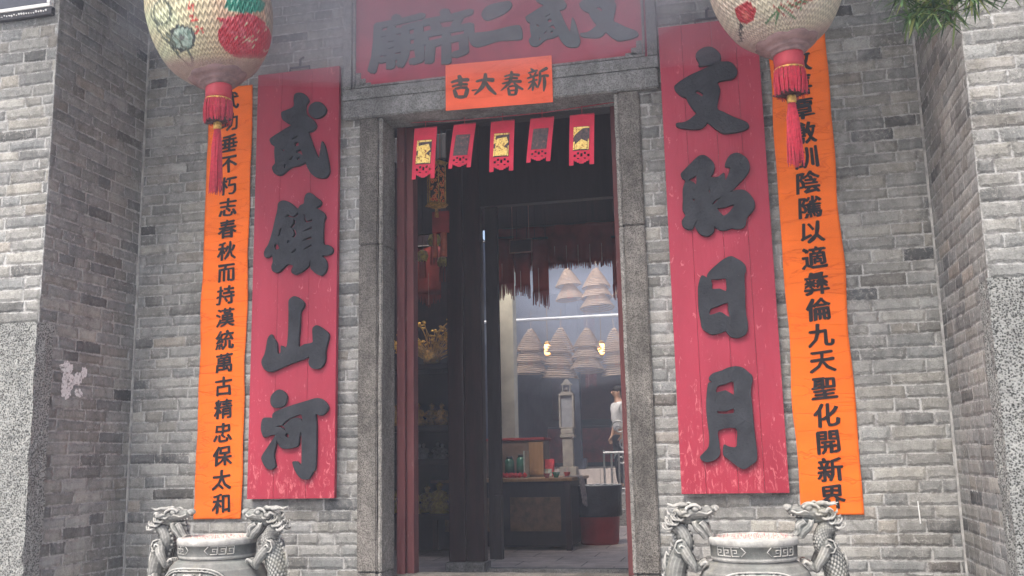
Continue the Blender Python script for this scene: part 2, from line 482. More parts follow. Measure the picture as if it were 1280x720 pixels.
# rough granite dados with a ragged return on the corner
RETL, RETR = .13, .15
def dado(x0, x1, y0, y1, z1, seed):
    b = bmesh.new(); box(b, x0, x1, y0, y1, GZ, z1)
    bmesh.ops.subdivide_edges(b, edges=b.edges[:], cuts=30, use_grid_fill=True)
    for v in b.verts:
        n = mnoise.fractal(v.co * 9 + Vector((seed, 0, 0)), .8, 2.2, 4)
        n2 = mnoise.noise(v.co * 38)
        v.co += Vector((n * .012 + n2 * .004, n * .010 + n2 * .004, 0))
    return b
tp('granite_dado', dado(WL - 1.7, WL + .012, -DL - .022, -DL + RETL, 1.985, 1), M['quoin'])
tp('granite_dado', dado(WR - .012, WR + 1.7, -DR - .022, -DR + RETR, 1.90, 5), M['quoin'])
# thin strip of mortar in the two inner corners
for x in (WL + .006, WR - .006):
    b = bmesh.new()
    for i in range(60):
        z = GZ + i * (TOP - GZ) / 60
        box(b, x - .007 - .003 * mnoise.noise(Vector((x, 0, z * 4))), x + .007 + .004 * mnoise.noise(Vector((x, 3, z * 5))), -.010, .004, z, z + (TOP - GZ) / 60)
    tp('corner_mortar', b, simple('lime_mortar', (.33, .325, .31), .95, .45, 14))
# backing masonry so that the walls have a body
b = bmesh.new()
box(b, WL - 1.7, WL - .004, -DL + .004, 0.2, GZ, TOP); box(b, WR + .004, WR + 1.7, -DR + .004, .2, GZ, TOP)
box(b, WL - 1.7, -.83, .006, .2, GZ, TOP); box(b, .83, WR + 1.7, .006, .2, GZ, TOP); box(b, -.83, .83, .006, .2, 3.60, TOP)
tp('wall_core', b, M['soot_brick'])

# granite door surround
def stone(x0, x1, y0, y1, z0, z1, bev=.008, rough=.003, seed=0):
    b = bmesh.new(); box(b, x0, x1, y0, y1, z0, z1)
    n = max(2, int((z1 - z0) / .12))
    bmesh.ops.bevel(b, geom=b.edges[:], offset=bev, segments=2, affect='EDGES')
    bmesh.ops.subdivide_edges(b, edges=[e_ for e_ in b.edges if e_.calc_length() > .15], cuts=18, use_grid_fill=True)
    for v in b.verts:
        v.co += Vector((1, 1, 1)) * mnoise.fractal(v.co * 12 + Vector((seed, 0, 0)), .8, 2, 3) * rough
    return b
JI, JO = .802, .968
# jambs of two blocks each; the inner strip steps back as a chamfered arris
for s in (-1, 1):
    for z0, z1 in ((GZ, .40), (.403, 2.548), (2.551, 3.447)):
        a0, a1 = sorted((s * (JI + .030), s * JO))
        tp('door_jamb', stone(a0, a1, -.030, .23, z0, z1, seed=s * 3 + z0), M['jamb'])
        a0, a1 = sorted((s * JI, s * (JI + .028)))
        tp('door_jamb_arris', stone(a0, a1, -.018, .23, z0, z1, bev=.006, seed=s * 5 + z0), M['jamb_edge'])
# lintel and the stone panel above it that carries the name plaque
tp('door_lintel', stone(-1.088, 1.098, -.045, .23, 3.450, 3.585, seed=2), M['lintel'])
b = bmesh.new()
for (x0, x1, z0, z1) in ((-1.093, 1.103, 3.588, 3.668), (-1.093, -1.030, 3.671, 4.62), (1.036, 1.103, 3.671, 4.62), (-1.093, 1.103, 4.623, 4.75)):
    box(b, x0, x1, -.042, .23, z0, z1, 0, .006)
tp('panel_surround', b, M['lintel'])
# sill and steps below (out of the picture)
tp('door_sill', stone(-.80, .80, -.03, .40, GZ, .36, seed=9), M['jamb'])
b = bmesh.new(); box(b, -1.25, 1.25, -.45, -.05, GZ, GZ + .36, 0, .01); box(b, -1.25, 1.25, -.80, -.453, GZ, GZ + .18, 0, .01)
tp('door_step', b, M['paving'])
# eaves high above the recess
b = bmesh.new()
box(b, -4.4, 4.4, -1.75, .2, 5.22, 5.30)
for i in range(36):
    x = -4.3 + i * .245
    tube(b, [(x, -1.95, 5.32), (x, .2, 5.62)], .07, 8)
    box(b, x - .035, x + .035, -1.70, .0, 5.14, 5.217)
tp('eaves', b, M['roof'])

# ------------------------------------------------------------------ traced calligraphy (world x, z on the board)
GLYPHS = {
  'wu': [
    [(-1.4372,3.6611),(-1.4069,3.6697),(-1.368,3.6585),(-1.3422,3.631),(-1.3316,3.6022),(-1.3513,3.5728),(-1.3523,3.5189),(-1.3296,3.4871),(-1.2939,3.459),(-1.2712,3.4226),(-1.2778,3.394),(-1.3025,3.377),(-1.3276,3.3727),(-1.3117,3.3245),(-1.2855,3.2542),(-1.2493,3.1757),(-1.2398,3.2017),(-1.2263,3.292),(-1.2111,3.276),(-1.2008,3.2509),(-1.185,3.187),(-1.1691,3.1089),(-1.1685,3.0659),(-1.1879,3.0362),(-1.2174,3.0321),(-1.2671,3.0432),(-1.3024,3.0731),(-1.328,3.1137),(-1.3436,3.1488),(-1.3586,3.1502),(-1.3934,3.137),(-1.4385,3.1333),(-1.4734,3.1172),(-1.5081,3.0914),(-1.5382,3.0796),(-1.5739,3.0924),(-1.5939,3.1232),(-1.5945,3.1475),(-1.5758,3.17),(-1.5799,3.2141),(-1.5831,3.2631),(-1.5818,3.2923),(-1.6047,3.3091),(-1.6198,3.34),(-1.611,3.3587),(-1.5556,3.3876),(-1.5002,3.4164),(-1.46,3.4368),(-1.491,3.4576),(-1.5221,3.4824),(-1.535,3.5133),(-1.5336,3.5408),(-1.5032,3.5495),(-1.4425,3.5727),(-1.4436,3.6222)],
    [(-1.3208,3.5647),(-1.2809,3.5869),(-1.2406,3.5806),(-1.2152,3.5583),(-1.1977,3.5271),(-1.2043,3.4985),(-1.229,3.4767),(-1.2689,3.4681),(-1.3044,3.4845),(-1.3271,3.5212)],
    [(-1.4528,3.3364),(-1.4078,3.3554),(-1.4106,3.3439),(-1.4375,3.329)],
    [(-1.4226,3.2382),(-1.3856,3.2522),(-1.3677,3.2089),(-1.3982,3.2262)],
    [(-1.43,3.3049),(-1.4018,3.309),(-1.3992,3.2796),(-1.4274,3.2794)],
    [(-1.4699,3.1894),(-1.4382,3.2135),(-1.4477,3.1873),(-1.4597,3.1807)],
    [(-1.4116,3.1936),(-1.3896,3.1993),(-1.3942,3.1775),(-1.4073,3.1787)],
    [(-1.5094,3.1495),(-1.4945,3.1578),(-1.4969,3.129),(-1.5069,3.1251)],
    [(-1.5325,3.2729),(-1.507,3.2656),(-1.5137,3.2468)],
  ],
  'zhen': [
    [(-1.5459,2.8723),(-1.5279,2.8901),(-1.5003,2.8931),(-1.4632,2.8787),(-1.4307,2.8543),(-1.3981,2.8256),(-1.3803,2.8485),(-1.3514,2.8609),(-1.3492,2.8912),(-1.3407,2.9209),(-1.3181,2.9339),(-1.2907,2.9229),(-1.2631,2.8971),(-1.2356,2.8775),(-1.2244,2.8549),(-1.2368,2.8343),(-1.2618,2.8216),(-1.23,2.8035),(-1.2026,2.7798),(-1.1914,2.7488),(-1.2044,2.7154),(-1.204,2.57),(-1.1681,2.5547),(-1.1411,2.5358),(-1.1346,2.5099),(-1.1494,2.4914),(-1.1805,2.4851),(-1.2117,2.4813),(-1.1845,2.4498),(-1.175,2.4111),(-1.1834,2.3737),(-1.2097,2.3485),(-1.241,2.3564),(-1.2726,2.3795),(-1.2954,2.4063),(-1.2936,2.4571),(-1.305,2.4409),(-1.3135,2.416),(-1.3445,2.3926),(-1.3802,2.3737),(-1.4071,2.3669),(-1.4326,2.3813),(-1.4332,2.4068),(-1.4219,2.4274),(-1.4584,2.4426),(-1.4897,2.4233),(-1.5209,2.3955),(-1.5481,2.3887),(-1.5758,2.4033),(-1.5839,2.4337),(-1.5746,2.4674),(-1.583,2.5109),(-1.6103,2.4998),(-1.6333,2.5014),(-1.6432,2.5279),(-1.6347,2.5575),(-1.6082,2.5988),(-1.5827,2.6835),(-1.5662,2.7605),(-1.5495,2.8289)],
    [(-1.5699,2.5745),(-1.5558,2.5968),(-1.5276,2.5629),(-1.5382,2.5491),(-1.5602,2.5523)],
    [(-1.4903,2.7737),(-1.4705,2.7913),(-1.4318,2.7761),(-1.4012,2.798),(-1.3883,2.7901),(-1.4197,2.7648),(-1.4656,2.7744)],
    [(-1.4277,2.7567),(-1.4091,2.7354),(-1.4283,2.6962),(-1.4503,2.6996),(-1.4281,2.7282)],
    [(-1.4335,2.6845),(-1.4134,2.6813),(-1.4018,2.6443),(-1.4214,2.6233),(-1.4352,2.6346),(-1.4201,2.6499)],
    [(-1.5405,2.6475),(-1.527,2.6941),(-1.516,2.6933),(-1.5277,2.6449)],
    [(-1.4735,2.5944),(-1.4666,2.612),(-1.4556,2.6069),(-1.4625,2.5884)],
    [(-1.4374,2.5223),(-1.4089,2.546),(-1.4032,2.5345),(-1.4264,2.5173)],
    [(-1.3554,2.7806),(-1.3427,2.7813),(-1.3292,2.737),(-1.2895,2.7443),(-1.2874,2.7304),(-1.3235,2.7228),(-1.3436,2.733)],
    [(-1.3569,2.6667),(-1.2958,2.6897),(-1.2893,2.6772),(-1.345,2.6633)],
    [(-1.3575,2.6032),(-1.2991,2.6213),(-1.2944,2.6072),(-1.3502,2.5976)],
    [(-1.3473,2.54),(-1.2955,2.568),(-1.2917,2.554),(-1.3382,2.5368)],
  ],
  'shan': [
    [(-1.4501,2.1881),(-1.4333,2.2072),(-1.4078,2.2154),(-1.3732,2.1998),(-1.3384,2.1658),(-1.3421,2.134),(-1.3628,2.1032),(-1.3654,2.0199),(-1.3736,1.874),(-1.3332,1.8839),(-1.2742,1.893),(-1.2705,1.9203),(-1.2741,1.9836),(-1.2592,2.0026),(-1.2382,2.007),(-1.1999,1.9838),(-1.1558,1.9446),(-1.161,1.8994),(-1.1769,1.8375),(-1.1785,1.7752),(-1.1922,1.7408),(-1.2169,1.7185),(-1.2587,1.7179),(-1.2884,1.737),(-1.2973,1.7647),(-1.2937,1.7997),(-1.3314,1.7857),(-1.4155,1.7619),(-1.4829,1.7372),(-1.5421,1.7161),(-1.5804,1.7098),(-1.6196,1.731),(-1.6395,1.7674),(-1.6385,1.795),(-1.6205,1.8298),(-1.6104,1.873),(-1.5991,1.9361),(-1.5739,1.9627),(-1.556,1.934),(-1.5337,1.9012),(-1.5261,1.8336),(-1.5022,1.8365),(-1.4991,1.8837),(-1.4645,1.8663),(-1.4514,1.929),(-1.4488,2.048),(-1.4511,2.1521)],
  ],
  'he': [
    [(-1.5526,1.4205),(-1.5289,1.4418),(-1.4331,1.4742),(-1.309,1.5054),(-1.233,1.5222),(-1.1853,1.5031),(-1.1564,1.4697),(-1.1561,1.4435),(-1.184,1.4138),(-1.2123,1.4077),(-1.2427,1.4156),(-1.2349,1.3456),(-1.2355,1.0863),(-1.2536,1.0437),(-1.2811,1.0013),(-1.3092,0.9949),(-1.3425,1.0066),(-1.3764,1.0458),(-1.3962,1.0892),(-1.3986,1.1108),(-1.3682,1.1103),(-1.3393,1.0882),(-1.3359,1.1571),(-1.3414,1.3005),(-1.3571,1.2748),(-1.3591,1.227),(-1.3796,1.2057),(-1.4558,1.1961),(-1.4945,1.2127),(-1.5095,1.2392),(-1.5148,1.2568),(-1.5236,1.2221),(-1.5363,1.1526),(-1.5223,1.0915),(-1.5296,1.0743),(-1.5629,1.0619),(-1.5971,1.0842),(-1.6224,1.1282),(-1.6202,1.1543),(-1.5904,1.1973),(-1.5531,1.249),(-1.5271,1.2878),(-1.5637,1.286),(-1.607,1.2748),(-1.6221,1.2946),(-1.6328,1.3301),(-1.6292,1.3785),(-1.6152,1.402),(-1.5764,1.4035),(-1.552,1.3984)],
    [(-1.5654,1.545),(-1.537,1.5752),(-1.5052,1.5874),(-1.4689,1.5684),(-1.4489,1.5366),(-1.455,1.5058),(-1.4717,1.4798),(-1.515,1.4679),(-1.549,1.4735),(-1.5672,1.5006)],
    [(-1.4786,1.3576),(-1.4313,1.3931),(-1.3837,1.411),(-1.3437,1.4186),(-1.3352,1.3728),(-1.3546,1.3909),(-1.3882,1.3971),(-1.431,1.379),(-1.464,1.3484)],
    [(-1.5246,1.343),(-1.4881,1.3525),(-1.4618,1.336),(-1.4525,1.3077),(-1.4731,1.3258),(-1.4974,1.3379)],
    [(-1.4576,1.2799),(-1.4437,1.2988),(-1.427,1.2809),(-1.4401,1.2655)],
  ],
  'wen': [
    [(1.3454,3.6117),(1.3593,3.645),(1.4011,3.6663),(1.4416,3.6657),(1.4764,3.6396),(1.5006,3.5975),(1.4965,3.5675),(1.5079,3.5575),(1.5477,3.5528),(1.5782,3.5275),(1.5954,3.4823),(1.5815,3.4494),(1.5528,3.4355),(1.5089,3.4344),(1.4698,3.4233),(1.4833,3.3787),(1.4753,3.3366),(1.4586,3.2527),(1.4967,3.2231),(1.5577,3.1827),(1.6264,3.146),(1.6456,3.1145),(1.6233,3.0957),(1.5676,3.0844),(1.4965,3.083),(1.4657,3.0987),(1.4279,3.1322),(1.3961,3.1636),(1.3726,3.1421),(1.3398,3.1283),(1.2759,3.1348),(1.2201,3.1489),(1.1983,3.1666),(1.2055,3.1804),(1.246,3.1806),(1.2872,3.1978),(1.3277,3.2322),(1.3106,3.2597),(1.2811,3.3146),(1.2705,3.3434),(1.2428,3.3576),(1.2119,3.3914),(1.1996,3.4232),(1.2186,3.4429),(1.2523,3.4652),(1.3107,3.4934),(1.3768,3.5163),(1.4345,3.5383),(1.4711,3.5461),(1.4026,3.5455),(1.3622,3.5467),(1.3645,3.5587),(1.3597,3.575)],
    [(1.3286,3.3716),(1.3454,3.3836),(1.3764,3.3603),(1.3712,3.3393),(1.3557,3.3496)],
  ],
  'zhao': [
    [(1.2179,2.8524),(1.2584,2.8894),(1.3152,2.9412),(1.3467,2.9545),(1.3768,2.9436),(1.4093,2.9081),(1.4212,2.8746),(1.4131,2.839),(1.3961,2.8082),(1.4378,2.8046),(1.4756,2.8278),(1.4794,2.8009),(1.4857,2.7803),(1.5163,2.8499),(1.5019,2.8633),(1.4856,2.8688),(1.4925,2.8964),(1.5135,2.9308),(1.5448,2.9481),(1.5749,2.9453),(1.611,2.9177),(1.6312,2.8797),(1.631,2.8396),(1.6114,2.8013),(1.5634,2.7535),(1.5156,2.7097),(1.4647,2.678),(1.4144,2.6582),(1.3932,2.6328),(1.4054,2.6334),(1.4372,2.6603),(1.4842,2.6884),(1.5229,2.7051),(1.5609,2.7114),(1.5979,2.7027),(1.6294,2.6683),(1.6489,2.6231),(1.6428,2.5841),(1.6186,2.5545),(1.5947,2.5288),(1.5888,2.4938),(1.5686,2.4678),(1.5311,2.4652),(1.5017,2.4729),(1.4711,2.4633),(1.4336,2.4646),(1.4009,2.486),(1.3942,2.4612),(1.3679,2.4355),(1.3338,2.4356),(1.3046,2.4559),(1.2873,2.489),(1.2846,2.5091),(1.3078,2.5455),(1.2852,2.5209),(1.2643,2.4851),(1.2337,2.485),(1.208,2.5069),(1.2035,2.5392),(1.2225,2.5657),(1.2271,2.5789),(1.2118,2.6106),(1.2166,2.6745),(1.2202,2.7468),(1.2383,2.7978),(1.2199,2.8156),(1.2117,2.8366)],
    [(1.2578,2.8026),(1.2933,2.8197),(1.3069,2.8298),(1.3037,2.7679),(1.2876,2.783)],
    [(1.4228,2.6057),(1.4643,2.6063),(1.5254,2.6213),(1.5004,2.5796),(1.4651,2.5547),(1.4468,2.5641)],
    [(1.3792,2.7373),(1.3885,2.7124),(1.3793,2.7108)],
    [(1.2754,2.6833),(1.2886,2.6726),(1.2832,2.6569)],
  ],
  'ri': [
    [(1.3388,2.1865),(1.3564,2.2122),(1.4029,2.2514),(1.4488,2.2828),(1.4863,2.2956),(1.5148,2.2822),(1.5498,2.2569),(1.5699,2.2289),(1.5695,2.1985),(1.5606,2.1725),(1.5575,2.0856),(1.5543,1.9503),(1.5617,1.8826),(1.5563,1.8307),(1.5368,1.8057),(1.5,1.7926),(1.4678,1.7964),(1.4436,1.8154),(1.4289,1.8371),(1.4007,1.8272),(1.3493,1.82),(1.3138,1.839),(1.2897,1.8666),(1.2844,1.9045),(1.2766,1.9655),(1.277,2.0414),(1.2811,2.1174),(1.2991,2.1775),(1.3143,2.1858),(1.3357,2.1714)],
    [(1.3609,2.1599),(1.3976,2.1576),(1.4477,2.1621),(1.4505,2.1223),(1.4459,2.0809),(1.4089,2.0983),(1.3634,2.0987),(1.365,2.1276)],
    [(1.3471,1.9767),(1.3881,1.9896),(1.4514,2.0124),(1.4527,1.9709),(1.4571,1.9218),(1.4289,1.9383),(1.4007,1.9549),(1.3413,1.9378)],
  ],
  'yue': [
    [(1.3134,1.5507),(1.3376,1.5817),(1.3921,1.5978),(1.4331,1.6144),(1.4779,1.6198),(1.5171,1.6091),(1.5464,1.5825),(1.5707,1.5499),(1.5546,1.4739),(1.5567,1.3662),(1.5602,1.2414),(1.5666,1.1352),(1.5639,1.0649),(1.5346,1.0392),(1.4896,1.0136),(1.4556,1.0274),(1.4015,1.0725),(1.3723,1.0996),(1.3801,1.1571),(1.4058,1.1459),(1.4494,1.1422),(1.4579,1.1819),(1.4534,1.2531),(1.354,1.2424),(1.352,1.1755),(1.3533,1.1044),(1.3269,1.0739),(1.2818,1.0571),(1.2513,1.0665),(1.2374,1.089),(1.2675,1.1196),(1.2913,1.1502),(1.2974,1.2126),(1.2908,1.3024),(1.2895,1.3926),(1.3012,1.492),(1.3122,1.528),(1.3346,1.529)],
    [(1.36,1.5035),(1.4052,1.5154),(1.4549,1.5317),(1.4567,1.4864),(1.4528,1.4504),(1.4075,1.4791),(1.3535,1.4674)],
    [(1.3562,1.3589),(1.4047,1.3548),(1.448,1.3696),(1.4463,1.3409),(1.3596,1.3409)],
  ],
  'er': [
    [(-0.168,3.9841),(-0.1332,3.983),(-0.0071,3.9833),(0.1182,3.9998),(0.1803,3.9983),(0.1982,3.9703),(0.1998,3.9058),(0.1657,3.8972),(0.0415,3.9061),(-0.059,3.8862),(-0.1157,3.8803),(-0.1534,3.8978),(-0.1718,3.939)],
    [(-0.0805,4.1231),(-0.0354,4.1695),(0.0593,4.183),(0.122,4.1812),(0.1305,4.1409),(0.0828,4.1017),(0.0323,4.0822),(-0.0372,4.0652),(-0.0685,4.0823)],
  ],
}


def poly_tris(polys):
    from mathutils.geometry import tessellate_polygon
    return tessellate_polygon([[Vector((p[0], p[1], 0)) for p in q] for q in polys])

def letter_mesh(outlines, holes, y_front, y_back, xf=lambda x, z: (x, z), bevel=.0015):
    """cut-out wooden character: flat front, sides, soft arris"""
    b = bmesh.new()
    for out in outlines:
        hs = [hh for hh in holes if inside(hh[0], out)]
        loops = [spline(out, True, 3)] + [spline(hh, True, 2) for hh in hs]
        loops = [[xf(*p) for p in lp] for lp in loops]
        flat = [p for lp in loops for p in lp]
        tr = poly_tris(loops)
        vf = [b.verts.new((p[0], y_front, p[1])) for p in flat]
        for t3 in tr:
            try: b.faces.new([vf[i] for i in t3])
            except ValueError: pass
        base = 0
        for lp in loops:
            n = len(lp)
            c = [Vector((p[0], p[1])) for p in lp]
            area = sum(c[i].x * c[(i + 1) % n].y - c[(i + 1) % n].x * c[i].y for i in range(n))
            sg = -1 if area > 0 else 1
            grow = []
            for i in range(n):
                d = (c[(i + 1) % n] - c[i - 1]); d = Vector((-d.y, d.x)).normalized() * sg if d.length > 0 else Vector((0, 0))
                if lp is not loops[0]: d = -d
                grow.append(c[i] + d * bevel)
            m1 = [b.verts.new((g.x, y_front + bevel, g.y)) for g in grow]
            m2 = [b.verts.new((g.x, y_back, g.y)) for g in grow]
            for i in range(n):
                j = (i + 1) % n
                b.faces.new((vf[base + i], vf[base + j], m1[j], m1[i]))
                b.faces.new((m1[i], m1[j], m2[j], m2[i]))
            base += n
    bmesh.ops.recalc_face_normals(b, faces=b.faces[:])
    return b
def inside(p, poly):
    x, y = p; r_ = False; n = len(poly)
    for i in range(n):
        x1, y1 = poly[i]; x2, y2 = poly[(i + 1) % n]
        if (y1 > y) != (y2 > y) and x < (x2 - x1) * (y - y1) / (y2 - y1) + x1: r_ = not r_
    return r_
def split(key):
    P_ = GLYPHS[key]; outs, holes = [], []
    for i, p in enumerate(P_):
        if any(inside(p[0], q) for q in outs): holes.append(p)
        else: outs.append(p)
    return outs, holes

# ---- glyphs of the built-in font (its CJK fallback) as flat meshes
_cache = {}
def font_glyph(ch, bold=.02):
    key = (ch, bold)
    if key in _cache: return _cache[key]
    cu = bpy.data.curves.new('t', 'FONT'); cu.body = ch; cu.size = 1.0; cu.offset = bold; cu.resolution_u = 2
    to = bpy.data.objects.new('t', cu); COL.objects.link(to)
    bpy.context.view_layer.update()
    me = bpy.data.meshes.new_from_object(to.evaluated_get(bpy.context.evaluated_depsgraph_get()))
    vs = [(v.co.x, v.co.y) for v in me.vertices]; fs = [tuple(p.vertices) for p in me.polygons]
    bpy.data.objects.remove(to); bpy.data.curves.remove(cu); bpy.data.meshes.remove(me)
    x0, x1 = min(v[0] for v in vs), max(v[0] for v in vs); y0, y1 = min(v[1] for v in vs), max(v[1] for v in vs)
    vs = [(x - (x0 + x1) / 2, y - (y0 + y1) / 2) for x, y in vs]
    _cache[key] = (vs, fs); return _cache[key]
def brush(x, y, seed):
    """a written hand: rising horizontals and uneven strokes"""
    x2 = x * (1 - .10 * y) + .04 * mnoise.noise(Vector((x * 4, y * 4, seed))); y2 = y + .09 * x + .045 * mnoise.noise(Vector((x * 4 + 9, y * 4, seed)))
    return x2, y2

# ------------------------------------------------------------------ name plaque set in the stone (part of the temple)
PY = -.012
b = bmesh.new(); box(b, -1.027, 1.033, PY, .1, 3.671, 4.62)
plq = tp('name_plaque', b, simple('dull_crimson_paint', (.33, .030, .06), .6, .25, 4))
b = bmesh.new()
for (x0, x1, z0, z1) in ((-1.02, 1.02, 3.674, 3.690), (-1.02, -1.004, 3.692, 4.6), (1.006, 1.022, 3.692, 4.6)):
    box(b, x0, x1, PY - .024, PY - .002, z0, z1, 0, .003)
for s in (-1, 1):           # stepped corner pieces
    for (a0, a1, z1) in ((.93, 1.003, 3.745), (.965, 1.003, 3.79), (.89, 1.003, 3.712)):
        x0, x1 = sorted((s * a0, s * a1)); box(b, x0, x1, PY - .010 - .002 * (z1 > 3.75), PY - .002, 3.692, z1)
tp('border', b, M['lintel'], parent=plq)
letter_pl = simple('weathered_dark_letter', (.055, .075, .08), .7, .3, 12)
def place(key, cx, zbot, width, parent, name='character', yb=PY + .001, yf=PY - .016, mat=letter_pl):
    outs, holes = split(key)
    xs = [p[0] for o_ in outs for p in o_]; zs = [p[1] for o_ in outs for p in o_]
    sc = width / (max(xs) - min(xs)); mx = (max(xs) + min(xs)) / 2; mz = min(zs)
    bb = letter_mesh(outs, holes, yf, yb, lambda x, z: (cx + (x - mx) * sc, zbot + (z - mz) * sc))
    return tp(name, bb, mat, parent=parent)
place('wen', .79, 3.805, .385, plq); place('wu', .41, 3.795, .365, plq)
outs, holes = split('er')
tp('character', letter_mesh(outs, holes, PY - .016, PY + .001), letter_pl, parent=plq)
for ch, cx, cz, s in (('帝', -.335, 3.985, .43), ('廟', -.70, 3.995, .42)):
    vs, fs = font_glyph(ch, 0)
    b = bmesh.new()
    for c_, (ox, oy) in enumerate(((-.045, -.01), (-.03, .012), (-.015, -.008), (0, .0), (.015, .012), (.03, -.012), (.045, 0), (-.01, .022), (.012, -.022))):
        vv = [b.verts.new((cx + s * (brush(x, y, 1)[0] + ox), PY - .014 - .0003 * c_, cz + s * (brush(x, y, 1)[1] + oy))) for x, y in vs]
        for f in fs:
            try: b.faces.new([vv[i] for i in f])
            except ValueError: pass
    r_ = bmesh.ops.extrude_face_region(b, geom=b.faces[:])
    for v in [g for g in r_['geom'] if isinstance(g, bmesh.types.BMVert)]: v.co.y = PY + .001
    bmesh.ops.recalc_face_normals(b, faces=b.faces[:])
    tp('character', b, letter_pl, parent=plq)

# ------------------------------------------------------------------ red couplet boards
def red_board(x0, x1, z0, z1, keys, label, joints):
    cx = (x0 + x1) / 2
    t = thing('couplet_board', label, 'board', (cx, 0, z0), group='red wooden couplet boards beside the door')
    bm_ = bmesh.new()
    xs = [x0] + joints + [x1]
    for i in range(len(xs) - 1):
        box(bm_, xs[i] + (.0008 if i else 0), xs[i + 1] - (.0008 if i < len(xs) - 2 else 0), -.058, -.020, z0, z1, 0, .0015)
    for v in bm_.verts: v.co -= Vector((cx, 0, z0))
    obj('plank_panel', bm_, M['red_board'], t)
    for k in keys:
        outs, holes = split(k)
        lb = letter_mesh(outs, holes, -.082, -.0575, bevel=.0016)
        for v in lb.verts: v.co -= Vector((cx, 0, z0))
        obj('character', lb, M['letter'], t)
    # iron hook at the top and battens that hold the board off the wall
    hb = bmesh.new()
    tube(hb, [(-.075, -.035, z1 - z0 + .0), (-.075, -.035, z1 - z0 + .035), (.075, -.035, z1 - z0 + .035), (.075, -.035, z1 - z0)], .008, 6)
    tube(hb, [(0, -.033, z1 - z0 + .035), (0, -.03, z1 - z0 + .095), (.012, -.005, z1 - z0 + .12)], .009, 6)
    obj('hook', hb, M['iron'], t)
    for zz in (.35, 1.5, 2.6): obj('batten', nbox(-.26, .26, -.0195, -.002, zz, zz + .06), M['wood_dark'], t)
    return t
red_board(-1.734, -1.112, .872, 3.846, ('wu', 'zhen', 'shan', 'he'), 'red wooden board with dark raised characters, hung on the left of the doorway', [-1.545, -1.315])
red_board(1.116, 1.738, .872, 3.846, ('wen', 'zhao', 'ri', 'yue'), 'red wooden board with dark raised characters, hung on the right of the doorway', [1.262, 1.45, 1.60])

# ------------------------------------------------------------------ orange cloth banners
def banner(x0, x1, z0, z1, text, zc, xc, size, label, grp, seed):
    cx = (x0 + x1) / 2
    t = thing('cloth_banner', label, 'banner', (cx, 0, z0), group=grp)
    def wr(x, z):
        a_ = mnoise.noise(Vector((x * 2.2, z * 8, seed))) * .005 + mnoise.noise(Vector((x * 6 + z * 2, z * 3, seed + 4))) * .005
        edge = max(0, 1 - (z - z0) / .08)
        return -.014 + a_ - .008 * edge * abs(mnoise.noise(Vector((x * 5, 0, seed))))
    b = bmesh.new(); nx, nz = 18, 260; g = []
    for j in range(nz + 1):
        row = []
        for i in range(nx + 1):
            x = x0 + (x1 - x0) * i / nx; z = z0 + (z1 - z0) * j / nz
            ex = (mnoise.noise(Vector((z * 2.5, seed, i / nx))) * .012) * (abs(i / nx - .5) * 2) ** 3
            row.append(b.verts.new((x + ex - cx, wr(x, z), z - z0)))
        g.append(row)
    for j in range(nz):
        for i in range(nx): b.faces.new((g[j][i], g[j][i + 1], g[j + 1][i + 1], g[j + 1][i]))
    r_ = bmesh.ops.extrude_face_region(b, geom=b.faces[:])
    for v in [q for q in r_['geom'] if isinstance(q, bmesh.types.BMVert)]: v.co.y += .002
    bmesh.ops.recalc_face_normals(b, faces=b.faces[:])
    obj('cloth', b, M['orange'], t, True)
    b = bmesh.new()
    for i, ch in enumerate(text):
        vs, fs = font_glyph(ch, 0.0)
        z_ = zc[i]; x_ = xc(z_)
        # the brush is broad on downstrokes: the same strokes laid several times, each a hair above the last
        for c_, (ox, oy) in enumerate(((-.034, -.008), (-.018, .010), (0, -.006), (.018, .010), (.034, 0.0), (-.010, .020), (.010, -.020))):
            vv = []
            for x, y in vs:
                bx, by = brush(x, y, i + seed + c_ * .15)
                X_, Z_ = x_ + (bx + ox) * size * 1.02, z_ + (by + oy) * size
                vv.append(b.verts.new((X_ - cx, wr(X_, Z_) - .0034 - c_ * .00012, Z_ - z0)))
            for f in fs:
                try: b.faces.new([vv[k] for k in f])
                except ValueError: pass
    obj('lettering', b, M['ink'], t)
    return t
zc = [.843 + .1582 * (18 - i) for i in range(19)]
banner(-2.147, -1.797, .742, 3.80, '武功垂不朽志春秋而持漢統萬古精忠保太和', zc, lambda z: -1.945 - .010 * (z - .84), .140,
       'orange cloth banner with black writing, between the left brick pier and the left red board', 'orange cloth banners on the brick wall', 3)
banner(1.797, 2.147, .742, 3.80, '文教喜覃敷訓陰隲以適彝倫九天聖化開新界', zc, lambda z: 1.982 - .004 * abs(z - 1.8), .147,
       'orange cloth banner with black writing, to the right of the right red board', 'orange cloth banners on the brick wall', 8)


# ------------------------------------------------------------------ paper over the door lintel
t = thing('paper_sign', 'orange-red paper sheet with four dark characters pasted over the door lintel', 'sign', (.037, -.05, 3.40), group=None)
def sg(x, z): return -.012 + mnoise.noise(Vector((x * 3, z * 3, 2))) * .003
b = bmesh.new(); nx, nz = 30, 16; g = []
for j in range(nz + 1):
    row = []
    for i in range(nx + 1):
        x = -.332 + .738 * i / nx; z = 3.430 - .018 * i / nx + .328 * j / nz
        row.append(b.verts.new((x - .037, sg(x, z), z - 3.40)))
    g.append(row)
for j in range(nz):
    for i in range(nx): b.faces.new((g[j][i], g[j][i + 1], g[j + 1][i + 1], g[j + 1][i]))
r_ = bmesh.ops.extrude_face_region(b, geom=b.faces[:])
for v in [q for q in r_['geom'] if isinstance(q, bmesh.types.BMVert)]: v.co.y += .0015
bmesh.ops.recalc_face_normals(b, faces=b.faces[:])
obj('paper', b, M['paper'], t)
